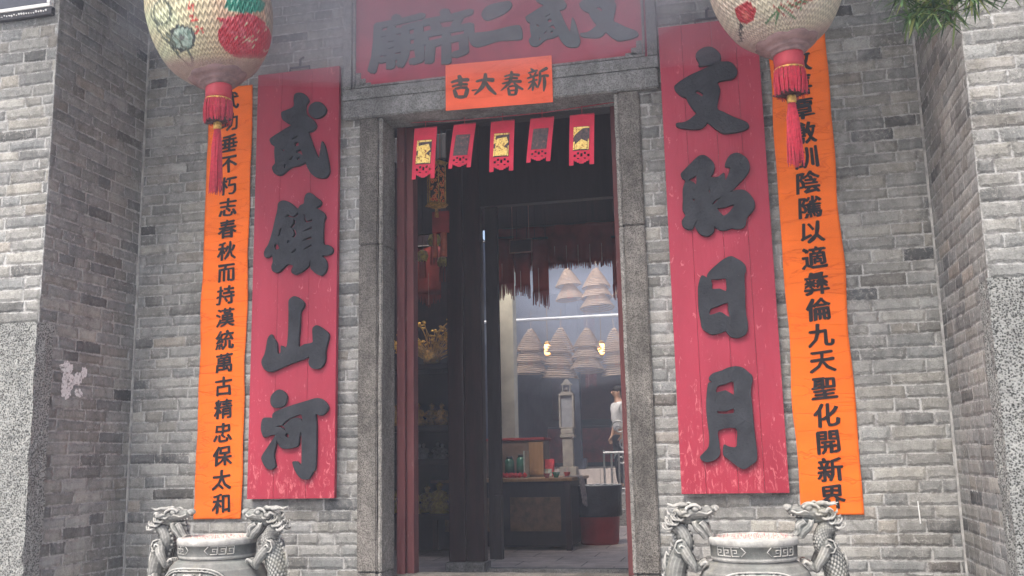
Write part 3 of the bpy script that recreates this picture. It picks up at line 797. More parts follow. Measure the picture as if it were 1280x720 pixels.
# brush strokes traced in a 1280 x 683 view of the sheet: (points, half widths)
STROKES = [
 # 吉
 ([(118,330),(200,308),(320,300)],[9,13,17]), ([(205,250),(222,300),(222,372)],[14,20,18]), ([(128,376),(210,352),(305,350)],[8,11,12]),
 ([(152,402),(168,450),(182,492)],[12,18,16]), ([(158,400),(230,386),(302,388)],[10,11,14]), ([(300,390),(288,440),(268,492)],[14,19,13]), ([(182,484),(230,486),(272,480)],[12,15,12]),
 # 大
 ([(388,322),(480,300),(588,306)],[9,13,20]), ([(492,228),(488,300),(455,380),(368,466)],[12,19,18,5]), ([(492,320),(530,390),(605,462)],[9,17,10]), ([(342,418),(404,408)],[7,5]),
 # 春
 ([(690,268),(770,246),(858,252)],[7,10,13]), ([(692,300),(770,284),(838,286)],[6,9,11]), ([(664,346),(770,322),(876,320)],[7,10,14]), ([(770,205),(766,270),(740,340),(652,422)],[10,15,14,4]),
 ([(790,330),(830,375),(890,408)],[7,13,8]), ([(728,384),(740,430),(744,474)],[9,13,11]), ([(734,380),(780,368),(818,372)],[8,8,10]), ([(818,374),(816,420),(806,468)],[11,14,10]), ([(748,420),(808,414)],[7,7]), ([(746,466),(804,462)],[8,9]),
 # 新
 ([(970,180),(1000,205)],[6,13]), ([(940,232),(990,215),(1046,200)],[6,9,9]), ([(962,238),(975,262)],[6,9]), ([(1030,218),(1006,250)],[8,5]), ([(930,290),(990,268),(1050,250)],[7,9,9]), ([(940,338),(990,316),(1042,300)],[6,9,8]),
 ([(1000,262),(998,340),(984,424)],[9,12,7]), ([(992,330),(966,375),(936,410)],[8,9,4]), ([(1004,325),(1024,365),(1032,390)],[6,10,7]),
 ([(1148,172),(1100,200),(1056,222)],[13,13,6]), ([(1066,222),(1066,300),(1040,395)],[10,12,4]), ([(1066,275),(1110,258),(1160,262)],[8,10,12]), ([(1110,268),(1112,350),(1100,432)],[11,14,5]),
]
def sheet_uv(px, py):      # the sheet's corners in that view: (60,140) (1190,35) (1195,545) (62,630)
    u_ = (px - 60) / 1132.0
    top = 140 - 105 * u_; bot = 630 - 85 * u_
    v_ = (bot - py) / (bot - top)
    return -.332 + .738 * u_, 3.430 - .018 * u_ + .328 * v_
b = bmesh.new()
for si, (pts, ws) in enumerate(STROKES):
    p3 = spline([(p[0], p[1], w_) for p, w_ in zip(pts, ws)], False, 5)
    L_, R_ = [], []
    for i, (x, y, w_) in enumerate(p3):
        a_ = p3[max(i - 1, 0)]; c_ = p3[min(i + 1, len(p3) - 1)]
        d = Vector((c_[0] - a_[0], c_[1] - a_[1])).normalized(); n_ = Vector((-d.y, d.x)) * (w_ * 1.22 + 1) * (1.0 if 0 < i < len(p3) - 1 else .55)
        L_.append(sheet_uv(x + n_.x, y + n_.y)); R_.append(sheet_uv(x - n_.x, y - n_.y))
    yo = -.0022 - si * .00006
    lv = [b.verts.new((p[0] - .037, sg(*p) + yo, p[1] - 3.40)) for p in L_]; rv = [b.verts.new((p[0] - .037, sg(*p) + yo, p[1] - 3.40)) for p in R_]
    for i in range(len(lv) - 1): b.faces.new((lv[i], lv[i + 1], rv[i + 1], rv[i]))
obj('lettering', b, M['grey_ink'], t)

# ------------------------------------------------------------------ five cut-paper pennants hung in the doorway
def pennant(xc, ztop, zbot, w, lean, label, picture):
    t = thing('paper_pennant', label, 'decoration', (xc, .15, ztop), group='red cut-paper pennants hanging in the doorway')
    H_ = ztop - zbot
    def P2(u, v): return ((u - .5) * w + lean * v, -.012 * math.sin(v * 2.2) - .004 * math.sin(u * 5), -v * H_)
    b = bmesh.new()
    # grid with holes: open-work along the foot, notched hem
    nx, nz = 22, 44
    def hole(u, v):
        if v > .97 - .0 and .16 < u < .84 and v > .97: return True
        hem = .90 + .085 * (1 - abs(u - .5) / .34) if .16 < u < .84 else 1.0
        if v > hem: return True
        if .74 < v < .90 and .12 < u < .88:
            a_ = math.cos((u - .5) * 2 * math.pi * 3.5) ; c_ = math.cos((v - .82) * 2 * math.pi * 9)
            if a_ * c_ > .30: return True
            if abs(u - .5) < .035 and .77 < v < .83: return True
        return False
    gv = {}
    def V(i, j):
        if (i, j) not in gv: gv[(i, j)] = b.verts.new(P2(i / nx, j / nz))
        return gv[(i, j)]
    for i in range(nx):
        for j in range(nz):
            if not hole((i + .5) / nx, (j + .5) / nz): b.faces.new((V(i, j), V(i + 1, j), V(i + 1, j + 1), V(i, j + 1)))
    r_ = bmesh.ops.extrude_face_region(b, geom=b.faces[:])
    for v in [q for q in r_['geom'] if isinstance(q, bmesh.types.BMVert)]: v.co.y += .0012
    bmesh.ops.recalc_face_normals(b, faces=b.faces[:])
    obj('paper', b, M['red_paper'], t)
    b = bmesh.new()
    g_ = [[b.verts.new(Vector(P2(.18 + .064 * i - .02 * j / 8, .24 + .06 * j)) + Vector((0, -.003, 0))) for i in range(11)] for j in range(9)]
    for j in range(8):
        for i in range(10): b.faces.new((g_[j][i], g_[j][i + 1], g_[j + 1][i + 1], g_[j + 1][i]))
    r_ = bmesh.ops.extrude_face_region(b, geom=b.faces[:])
    for v in [z_ for z_ in r_['geom'] if isinstance(z_, bmesh.types.BMVert)]: v.co.y += .0018
    obj('picture_panel', b, M['pic_dark'], t)
    if picture:
        b = bmesh.new(); rr = random.Random(int(xc * 100))
        def patch(pl, off):
            off -= .0025
            ring_ = []
            for (p, q_) in zip(pl, pl[1:] + pl[:1]):
                for s_ in range(5): ring_.append((p[0] + (q_[0] - p[0]) * s_ / 5, p[1] + (q_[1] - p[1]) * s_ / 5))
            cu_, cv_ = sum(p[0] for p in ring_) / len(ring_), sum(p[1] for p in ring_) / len(ring_)
            c0 = b.verts.new(Vector(P2(cu_, cv_)) + Vector((0, off, 0)))
            vv = [b.verts.new(Vector(P2(*p)) + Vector((0, off, 0))) for p in ring_]
            for i in range(len(vv)): b.faces.new((c0, vv[i], vv[(i + 1) % len(vv)]))
        patch([(.18, .25), (.82, .25), (.81, .28), (.18, .29)], -.0045)
        patch([(.18, .295), (.55, .285), (.25, .40), (.17, .47)] if picture == 1 else [(.18, .30), (.26, .29), (.25, .44), (.17, .46)], -.0046)
        patch([(.17, .55), (.23, .54), (.22, .70), (.16, .71)], -.0047); patch([(.76, .50), (.80, .50), (.79, .71), (.74, .71)], -.0048)
        patch([(.24, .60), (.5, .50), (.74, .56), (.73, .70), (.23, .70)], -.0049)
        if picture == 2: patch([(.26, .36), (.7, .33), (.78, .44), (.5, .56), (.24, .58)], -.005)
        obj('foil', b, M['foil_art'], t)
    b = bmesh.new(); tube(b, [(0, -.003, .0), (0, 0, .10)], .002, 5); tube(b, [(-w / 2, -.001, .003), (w / 2, -.001, .003)], .003, 5)
    obj('string', b, M['tassel'], t)
k = NT('dark_glossy_print'); c_ = k.ramp(k.noise(45, 5, .7), [(.35, (.02, .018, .02)), (.6, (.09, .05, .05)), (.7, (.30, .09, .07))])
M['pic_dark'] = k.done(c_, .25)
k = NT('gold_foil_print'); c_ = k.ramp(k.noise(75, 4, .7), [(.38, (.20, .05, .03)), (.46, (.75, .50, .12)), (.62, (.85, .66, .22))])
M['foil_art'] = k.done(c_, .4, metal=.25)
PN = 'red cut-paper pennant '
pennant(-.545, 3.400, 3.030, .165, -.018, PN + 'with gold print, leftmost in the doorway', 2)
pennant(-.260, 3.398, 3.085, .160, -.040, PN + 'with dark print, second from the left', 0)
pennant(.012, 3.392, 3.035, .168, -.015, PN + 'with gold print, middle of the five', 2)
pennant(.290, 3.386, 3.078, .165, -.034, PN + 'with dark print, second from the right', 0)
pennant(.565, 3.382, 3.030, .168, -.014, PN + 'with gold corners, rightmost in the doorway', 1)
b = bmesh.new(); tube(b, [(-.80, .15, 3.46), (-.3, .15, 3.432), (.3, .15, 3.425), (.80, .15, 3.45)], .003, 5)
tag(obj('string', b, M['tassel']), 'thin dark red string stretched across the doorway above the pennants', 'string')
for o in [q for q in COL.objects if q.name.startswith('string') and q.parent]: pass

# ================================================================== LANTERNS
def lantern_mat():
    k = NT('painted_lantern_skin')
    at = k.n('ShaderNodeAttribute', attribute_name='paint')
    uv = k.n('ShaderNodeUVMap', uv_map='weave')
    s = k.n('ShaderNodeSeparateXYZ'); k.t.links.new(uv.outputs[0], s.inputs[0])
    zig = k.math('ABSOLUTE', k.math('SUBTRACT', k.math('FRACT', k.math('MULTIPLY', s.outputs[0], 34)), .5))
    wv = k.math('SINE', k.math('ADD', k.math('MULTIPLY', zig, 7.5), k.math('MULTIPLY', s.outputs[1], 330)))
    wvm = k.mr(wv, -.6, .9, .62, 1.08)
    br = k.ramp(k.noise(30, 4, .65, vec=k.obj), [(.3, .86), (.7, 1.08)])
    sep = k.n('ShaderNodeSeparateColor'); k.t.links.new(at.outputs['Color'], sep.inputs[0])
    col = k.mix(at.outputs['Alpha'], at.outputs['Color'], k.mix(1.0, at.outputs['Color'], wvm, 'MULTIPLY'))
    col = k.mix(1.0, col, br, 'MULTIPLY')
    return k.done(col, .45, k.bump(k.math('ADD', wv, k.noise(60, 3, vec=k.obj)), .0035), spec=.4)
M['lantern'] = lantern_mat()
M['lantern_cap'] = simple('dusty_pink_cap', (.24, .155, .15), .6, .4, 12, bump=.003, bscale=40)

def lantern(loc, R, tilt, paint, label, tassel_len, collar_dz):
    t = thing('lantern', label, 'lantern', loc, group='painted lanterns hanging in front of the couplets')
    # profile: r, z with z = 0 at the widest point; a ball that narrows to the cap
    prof = [(.14, -.462), (.19, -.440), (.250, -.405), (.303, -.362), (.350, -.305), (.392, -.230), (.424, -.130), (.443, 0), (.436, .11), (.41, .21), (.36, .31), (.30, .38), (.23, .425), (.16, .45)]
    prof = spline(prof, False, 7)
    sc = R / .443
    th0 = math.atan2(CAMP.y - loc[1], CAMP.x - loc[0])
    n = 320
    bm_ = bmesh.new(); uvl = bm_.loops.layers.uv.new('weave'); cl = bm_.verts.layers.float_color.new('paint')
    rings = []
    for (r, z) in prof:
        row = []
        for k in range(n):
            th = 2 * math.pi * k / n
            # th measured from the camera-facing meridian: s runs -1..1 across the visible half
            rr = r * sc * (1 + .006 * math.cos(16 * th))
            v = bm_.verts.new((rr * math.cos(th0 + th), rr * math.sin(th0 + th), z))
            side = math.sin(th) * (r / .443)
            f_ = math.cos(th) * (r / .443); zz_ = z / R
            c = paint(side, zz_ * .914 + f_ * .407, f_ * .914 - zz_ * .407 > -.15)
            v[cl] = c
            row.append(v)
        rings.append(row)
    for i in range(len(rings) - 1):
        for k in range(n):
            f = bm_.faces.new((rings[i][k], rings[i][(k + 1) % n], rings[i + 1][(k + 1) % n], rings[i + 1][k]))
            for lp, (a_, b_) in zip(f.loops, ((k, i), (k + 1, i), (k + 1, i + 1), (k, i + 1))):
                lp[uvl].uv = (a_ / n * 2, b_ / len(prof) * .5)
    body = obj('body', bm_, M['lantern'], t, True)
    T_ = Matrix.Rotation(-tilt, 4, 'Y')
    body.matrix_local = T_
    # scalloped cap below
    b = bmesh.new()
    def scal(t_, z): return 1 + .045 * abs(math.sin(t_ * 4)) 
    lathe(b, [(.02, -.462), (.10, -.460), (.110, -.452), (.108, -.440), (.128, -.440), (.138, -.430), (.136, -.420), (.160, -.418), (.188, -.398), (.198, -.384), (.190, -.376), (.15, -.385)], n=96, wob=scal)
    for v in b.verts: v.co.x *= sc; v.co.y *= sc; v.co.z -= .045
    cp = obj('cap', b, M['lantern_cap'], t, True); cp.matrix_local = T_
    # scallop line painted in dark on the skin just above the cap: a thin raised cord
    b = bmesh.new(); pts = []
    for k in range(97):
        th = 2 * math.pi * k / 96
        r = .208 + .013 * abs(math.sin(th * 4)); z = -.380 + .010 * abs(math.sin(th * 4))
        pts.append((r * sc * math.cos(th), r * sc * math.sin(th), z - .045))
    tube(b, pts, .0028, 5)
    cd = obj('cord_edging', b, M['tassel_dark'], t); cd.matrix_local = T_
    b = bmesh.new(); lathe(b, [(.15, .425), (.17, .44), (.17, .46), (.11, .475), (.10, .50), (.02, .505)], n=40)
    for v in b.verts: v.co.x *= sc; v.co.y *= sc; v.co.z += .012
    tc = obj('top_cap', b, M['lantern_cap'], t, True); tc.matrix_local = T_
    top = T_ @ Vector((0, 0, .51))
    b = bmesh.new(); tube(b, [top, (top.x * .9, 0, 5.20 - loc[2])], .006, 6)
    obj('hanging_cord', b, M['iron'], t)
    # collar, fringe, tie, tassel
    bot = T_ @ Vector((0, 0, -.50))
    cx, cz = bot.x, bot.z
    b = bmesh.new()
    lathe(b, [(.074, cz + .01), (.077, cz), (.079, cz - .03), (.077, cz - .060), (.079, cz - .083), (.02, cz - .087)], cx, 0, 36)
    obj('collar', b, M['red_paper_cap'], t, True)
    b = bmesh.new()
    lathe(b, [(.077, cz - .084), (.081, cz - .087), (.081, cz - .093), (.077, cz - .096)], cx, 0, 36)
    obj('collar_trim', b, M['gilt'], t, True)
    b = bmesh.new(); r_ = random.Random(5)
    for k in range(130):
        th = 2 * math.pi * k / 130; l = .135 + r_.uniform(-.012, .012)
        rr = .077 + r_.uniform(-.006, .004)
        dx = r_.uniform(-.004, .004)
        tube(b, [(cx + rr * math.cos(th), rr * math.sin(th), cz - .090), (cx + (rr + .004) * math.cos(th) + dx, (rr + .004) * math.sin(th), cz - .09 - l * .5), (cx + (rr - .002) * math.cos(th) + dx * 2, (rr - .002) * math.sin(th), cz - .09 - l)], [.0028, .0032, .0018], 4)
    obj('fringe', b, M['tassel'], t)
    b = bmesh.new(); lathe(b, [(.0, cz - .20), (.06, cz - .205), (.075, cz - .215), (.06, cz - .225), (.02, cz - .228)], cx, 0, 20)
    for v in b.verts: v.co.y *= .8
    ball(b, (cx - .055, 0, cz - .222), .022, 1.8, .5, .5); ball(b, (cx + .055, 0, cz - .218), .022, 1.8, .5, .5)
    obj('ribbon_tie', b, M['tassel_dark'], t)
    b = bmesh.new(); lathe(b, [(.012, cz - .222), (.024, cz - .232), (.025, cz - .262), (.022, cz - .272)], cx, 0, 16)
    obj('tassel_knot', b, M['gilt'], t, True)
    b = bmesh.new()
    for k in range(110):
        th = r_.uniform(0, 6.283); q = math.sqrt(r_.random())
        l = tassel_len + r_.uniform(-.05, .0)
        z0 = cz - .262
        sway = .012 * math.sin(k)
        tube(b, [(cx + .018 * q * math.cos(th), .018 * q * math.sin(th), z0), (cx + .032 * q * math.cos(th), .032 * q * math.sin(th), z0 - l * .3), (cx + .036 * q * math.cos(th) + sway * .4, .036 * q * math.sin(th), z0 - l * .7), (cx + .034 * q * math.cos(th) + sway, .034 * q * math.sin(th), z0 - l)], [.002, .0027, .0027, .0016], 4, cap=False)
    obj('tassel', b, M['tassel'], t)
    return t
M['red_paper_cap'] = simple('dull_red_lacquer', (.42, .045, .06), .5, .2, 10)

def dist_seg(x, y, a_, b_):
    vx, vy = b_[0] - a_[0], b_[1] - a_[1]; L = vx * vx + vy * vy or 1e-9
    t_ = max(0, min(1, ((x - a_[0]) * vx + (y - a_[1]) * vy) / L))
    return math.hypot(x - a_[0] - t_ * vx, y - a_[1] - t_ * vy)
def mixc(a_, b_, f): return tuple(p * (1 - f) + q * f for p, q in zip(a_, b_))
CREAM = (.62, .55, .36); PEACH = (.66, .36, .24); GRN = (.025, .22, .15); CRIM = (.50, .035, .055); DUST = (.36, .24, .22); OLIVE = (.10, .12, .085)
def paint_left(x, y, front):
    """x, y on the disc one sees from the step below the lantern, in radii"""
    n = mnoise.noise(Vector((x * 3, y * 3, 1))) ; n2 = mnoise.noise(Vector((x * 9, y * 9, 5))); n3 = mnoise.noise(Vector((x * 24, y * 24, 5)))
    if not front: return (*mixc(CREAM, PEACH, .5 + n * .5), 1)
    c = mixc((.60, .64, .42), PEACH, min(1, max(0, (x + .55) / .8 + n * .3))); c = mixc(c, CREAM, max(0, min(1, .40 + n)))
    wv = 1.0
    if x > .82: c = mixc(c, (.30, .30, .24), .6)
    red = ((x - .49) / .46) ** 2 + ((y + .46) / .34) ** 2 + n * .35 + n2 * .12
    if red < 1 or (.0 < x < .42 and -.34 < y < -.18 + .06 * n2 and x > .0 - (y + .18) * 1.2): c = mixc(CRIM, (.62, .14, .17), max(0, n2 * 1.3 + n3 * .4)); wv = .25
    if ((x - .47) / .37) ** 2 + ((y - .07) / .17) ** 2 + n2 * .3 < 1 and not (x < .2 and y > .02 + n2 * .1): c = mixc(GRN, (.06, .32, .24), max(0, n2 * 1.2 + n3 * .4)); wv = .4
    if (.40 < x < .66 and (abs(y + .52 + .02 * math.sin(x * 50)) < .008 or abs(y + .47 + .02 * math.sin(x * 43)) < .007)) or (.7 < x < .85 and abs(y + .63 - .03 * math.sin(x * 30)) < .008): c = CREAM
    for (sx, sy) in ((.46, -.28), (.64, -.40), (.28, -.50), (.78, -.35), (.55, -.62)):
        if dist_seg(x, y, (sx, sy), (sx + .03, sy + .035)) < .010: c = CREAM
    for (sx, sy) in ((-.35, -.02), (-.31, -.19), (-.25, -.36)):
        for a_, b_ in (((-.05, .04), (.06, .03)), ((0, .07), (-.03, -.05)), ((-.05, -.01), (.06, -.03)), ((.03, .03), (.05, -.05)), ((-.06, -.05), (-.01, -.02))):
            if dist_seg(x - sx, y - sy, a_, b_) < .0085: c = (.55, .06, .05); wv = .3
    r = math.hypot((x + .76) * 1.35, y + .06)
    if abs(r - .17) < .020 + n2 * .018 and x > -.88: c = OLIVE; wv = .2
    if abs(r - .205) < .008: c = OLIVE
    r = math.hypot((x + .50) * 1.05, y + .47) + n2 * .035 + n3 * .02
    if r < .18: c = mixc((.20, .29, .24), (.45, .54, .46), .5 + n2 + n3 * .5); wv = .2
    if r < .045: c = (.14, .15, .14)
    if abs(r - .18) < .020: c = (.05, .06, .055); wv = 0
    if dist_seg(x, y, (-.72, -.38), (-.62, -.55)) < .022 + n3 * .02: c = OLIVE; wv = .1
    dd = abs(dist_seg(x, y, (-.80, -.28), (-.42, -.80)) - .07 + n2 * .05)
    if dd < .014: c = OLIVE; wv = .1
    if y < -.70: f = min(1, (-.70 - y) / .14); c = mixc(c, DUST, f * .85); wv *= 1 - f
    return (*c, wv)
def paint_right(x, y, front):
    y += .38
    n = mnoise.noise(Vector((x * 3, y * 3, 11))); n2 = mnoise.noise(Vector((x * 9, y * 9, 15)))
    c = mixc((.62, .56, .42), (.60, .47, .40), min(1, max(0, .4 + n))); wv = .8
    if not front: return (*c, 1)
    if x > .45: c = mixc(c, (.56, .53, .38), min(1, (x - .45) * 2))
    r = math.hypot(x + .50, y + .17) + n2 * .06
    if r < .14: c = mixc((.42, .035, .045), (.55, .12, .10), max(0, n2 * 2)); wv = .3
    for k in range(9):
        a0 = -.6 + .22 * k; ax, ay = .02 + .12 * (k % 4) - .05, -.20
        if dist_seg(x, y, (ax, ay), (ax + .22 * math.cos(a0 + k), ay - .04 + .17 * math.sin(a0 * 2 + k))) < .013 + n2 * .008: c = (.09, .20, .09); wv = .2
    for k in range(5):
        if dist_seg(x, y, (-.12 + .1 * k, -.16), (.02 + .1 * k, -.34 + .03 * k)) < .010: c = (.36, .08, .06); wv = .2
    for k in range(7):
        a_ = (-.66 + .02 * (k % 2) - .005 * k + .03, -.30 - .045 * k * .9)
        if dist_seg(x, y, a_, (a_[0] + .05, a_[1] - .015)) < .010 or dist_seg(x, y, (a_[0] + .03, a_[1] + .015), (a_[0] + .015, a_[1] - .03)) < .008: c = (.07, .06, .06); wv = .1
    if (x - .4) ** 2 + (y + .05) ** 2 < .02 + n2 * .02: c = (.40, .10, .08)
    if y < -.50: f = min(1, (-.50 - y) / .15); c = mixc(c, DUST, f * .8); wv *= 1 - f
    return (*c, wv)
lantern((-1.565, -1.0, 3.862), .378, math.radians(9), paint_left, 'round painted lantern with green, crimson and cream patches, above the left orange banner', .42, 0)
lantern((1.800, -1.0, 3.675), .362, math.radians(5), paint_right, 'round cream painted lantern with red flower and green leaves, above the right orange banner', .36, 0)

# ================================================================== STONE BURNERS
def remesh(o, vox, smooth=True):
    md = o.modifiers.new('r', 'REMESH'); md.mode = 'VOXEL'; md.voxel_size = vox
    bpy.context.view_layer.update()
    me = bpy.data.meshes.new_from_object(o.evaluated_get(bpy.context.evaluated_depsgraph_get()))
    o.modifiers.clear(); mats = list(o.data.materials); o.data = me
    me.materials.clear()
    for m in mats: me.materials.append(m)
    for p in me.polygons: p.use_smooth = smooth

def dragon(parent):
    """one dragon on the +x side, its head turned in over the rim; coordinates from the bowl's centre"""
    b = bmesh.new()
    S = lambda pts: spline(pts, False, 6)
    # neck, chest and body: up the bowl's side in an S
    path = S([(.30, -.01, .30), (.375, 0, .36), (.425, .0, .44), (.420, .0, .53), (.385, .0, .61), (.355, .0, .675), (.375, .0, .735), (.415, 0, .775), (.405, 0, .815), (.36, 0, .838)])
    rad = [q[0] for q in spline([(r, 0) for r in (.035, .052, .060, .062, .060, .050, .042, .040, .042, .040)], False, 6)]
    tube(b, path, rad, 14)
    # scales in rows on the flanks
    for i in range(2, len(path) - 10):
        p = Vector(path[i]); t_ = (Vector(path[min(i + 1, len(path) - 1)]) - Vector(path[i - 1])).normalized()
        nx_ = t_.cross(Vector((0, 1, 0))).normalized()
        for k in range(-4, 5):
            a_ = (k + (i % 2) * .5) * .38 - math.pi / 2
            d = nx_ * math.cos(a_) + Vector((0, 1, 0)) * math.sin(a_)
            if d.y < .3:
                ball(b, p + d * rad[i] * .97, .0125, 1, 1, 1, 8, 5)
    # back fins
    for i in range(3, len(path) - 6, 2):
        p = Vector(path[i]); t_ = (Vector(path[i + 1]) - Vector(path[i - 1])).normalized()
        out = Vector((t_.z, 0, -t_.x)).normalized()
        tube(b, [p + out * rad[i] * .8, p + out * (rad[i] + .018), p + out * (rad[i] + .030) + t_ * .016], [.013, .008, .002], 6)
    # belly ridge facing the bowl
    # head: skull, brow, upper jaw with raised nose, lower jaw, tongue, teeth
    tube(b, S([(.405, 0, .818), (.345, 0, .838), (.285, 0, .845), (.240, 0, .843), (.205, 0, .848), (.182, 0, .853)]), [q[0] for q in spline([(r, 0) for r in (.046, .050, .043, .035, .032, .020)], False, 6)], 14)
    ball(b, (.30, 0, .870), .030, 1.2, .9, .8); ball(b, (.255, 0, .868), .018, 1.4, .7, .8); ball(b, (.222, 0, .872), .016, 1.2, .9, .8)
    ball(b, (.183, 0, .868), .024, 1.1, 1.2, .85)
    for s in (-1, 1):
        ball(b, (.178, s * .016, .862), .013)
        ball(b, (.285, s * .034, .866), .019, 1.2, .8, 1)       # eyes under brows
        tube(b, S([(.255, s * .030, .868), (.285, s * .038, .888), (.325, s * .040, .880), (.345, s * .046, .862)]), .010, 8)
        tube(b, S([(.33, s * .022, .882), (.375, s * .034, .893), (.42, s * .040, .884), (.465, s * .046, .898)]), [q[0] for q in spline([(r, 0) for r in (.013, .012, .009, .003)], False, 6)], 8)   # horns laid back
        tube(b, S([(.345, s * .042, .850), (.38, s * .062, .845), (.40, s * .066, .862), (.43, s * .062, .850)]), [q[0] for q in spline([(r, 0) for r in (.014, .013, .010, .003)], False, 6)], 8)   # ears
        for k in range(11):                                        # mane locks curling off the jaw and neck
            x0, z0 = .315 + .013 * k, .842 - .0085 * k + .010 * (k % 3); l_ = .75 + .12 * (k % 3)
            tube(b, S([(x0, s * (.034 + .004 * (k % 2)), z0), (x0 + .022 * l_, s * .052, z0 - .014), (x0 + .044 * l_, s * .054, z0 - .010), (x0 + .060 * l_, s * .046, z0 + .008), (x0 + .052 * l_, s * .046, z0 + .020)]), [q[0] for q in spline([(r, 0) for r in (.008, .0085, .0075, .005, .002)], False, 6)], 7)
        tube(b, S([(.20, s * .028, .850), (.225, s * .050, .838), (.26, s * .058, .850), (.285, s * .056, .838)]), [q[0] for q in spline([(r, 0) for r in (.007, .006, .005, .002)], False, 6)], 6)   # whiskers
        for x in (.196, .215, .235, .255, .272): tube(b, [(x, s * .022, .828), (x - .002, s * .022, .812)], [.006, .002], 5)
    for k in range(4):
        x = .30 + .04 * k; tube(b, S([(x, 0, .880), (x + .02, 0, .900 - .004 * k), (x + .045, 0, .893 - .006 * k)]), [q[0] for q in spline([(r, 0) for r in (.010, .009, .002)], False, 6)], 6)
    # lower jaw hanging open, with the beard that joins it to the rim
    tube(b, S([(.355, 0, .815), (.305, 0, .800), (.255, 0, .790), (.215, 0, .795)]), [q[0] for q in spline([(r, 0) for r in (.036, .028, .022, .014)], False, 6)], 12)
    for s in (-1, 0, 1):
        tube(b, S([(.26, s * .020, .788), (.235 + .006 * s, s * .024, .765), (.228, s * .022, .735), (.205, s * .020, .705)]), [q[0] for q in spline([(r, 0) for r in (.019, .021, .019, .014)], False, 6)], 8)
        tube(b, S([(.295, s * .024, .795), (.285, s * .026, .765), (.252, s * .026, .730), (.232, s * .022, .695)]), [q[0] for q in spline([(r, 0) for r in (.017, .020, .021, .016)], False, 6)], 8)
    # forelegs gripping the bowl, with claws
    for s in (-1, 1):
        tube(b, S([(.375, s * .035, .645), (.345, s * .072, .600), (.312, s * .078, .560), (.300, s * .066, .535), (.262, s * .060, .560)]), [q[0] for q in spline([(r, 0) for r in (.036, .033, .024, .020, .018)], False, 6)], 10)
        for k in (-1, 0, 1, 2):
            tube(b, S([(.270, s * .060 + .012 * k, .557), (.245, s * .062 + .016 * k, .572), (.232, s * .060 + .018 * k, .556)]), [q[0] for q in spline([(r, 0) for r in (.010, .009, .003)], False, 6)], 6)
        ball(b, (.385, s * .045, .640), .046, 1, .7, 1.2)
        # spiral curl on the shoulder
        pts = [(.385 + (.008 + .0045 * q) * math.cos(q * .9), s * (.078 - .0008 * q), .645 + (.008 + .0045 * q) * math.sin(q * .9)) for q in range(0, 10)]
        tube(b, pts, .0055, 6)
        # hind leg lower on the bowl
        tube(b, S([(.415, s * .035, .46), (.375, s * .080, .40), (.330, s * .080, .37), (.30, s * .066, .40)]), [q[0] for q in spline([(r, 0) for r in (.042, .036, .026, .02)], False, 6)], 10)
        pts = [(.405 + (.008 + .005 * q) * math.cos(q * .9), s * (.074 - .001 * q), .44 + (.008 + .005 * q) * math.sin(q * .9)) for q in range(0, 9)]
        tube(b, pts, .006, 6)
    # flame-like tail rising on the outside
    tube(b, S([(.36, .0, .33), (.44, 0, .35), (.478, 0, .42), (.476, 0, .50), (.492, 0, .56), (.480, 0, .625)]), [q[0] for q in spline([(r, 0) for r in (.026, .024, .019, .016, .012, .003)], False, 6)], 10)
    tube(b, S([(.47, 0, .44), (.500, 0, .47), (.498, 0, .52)]), [q[0] for q in spline([(r, 0) for r in (.014, .010, .002)], False, 6)], 8)
    for v in b.verts:
        v.co += Vector((mnoise.noise(v.co * 45), mnoise.noise(v.co * 45 + Vector((5, 0, 0))), mnoise.noise(v.co * 45 + Vector((0, 5, 0))))) * .0022
    for v in b.verts:
        if v.co.z > .6: v.co.z = .6 + (v.co.z - .6) * .87
        if v.co.x > .28: v.co.x = .28 + (v.co.x - .28) * .80
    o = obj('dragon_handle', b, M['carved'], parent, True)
    remesh(o, .0038)
    return o

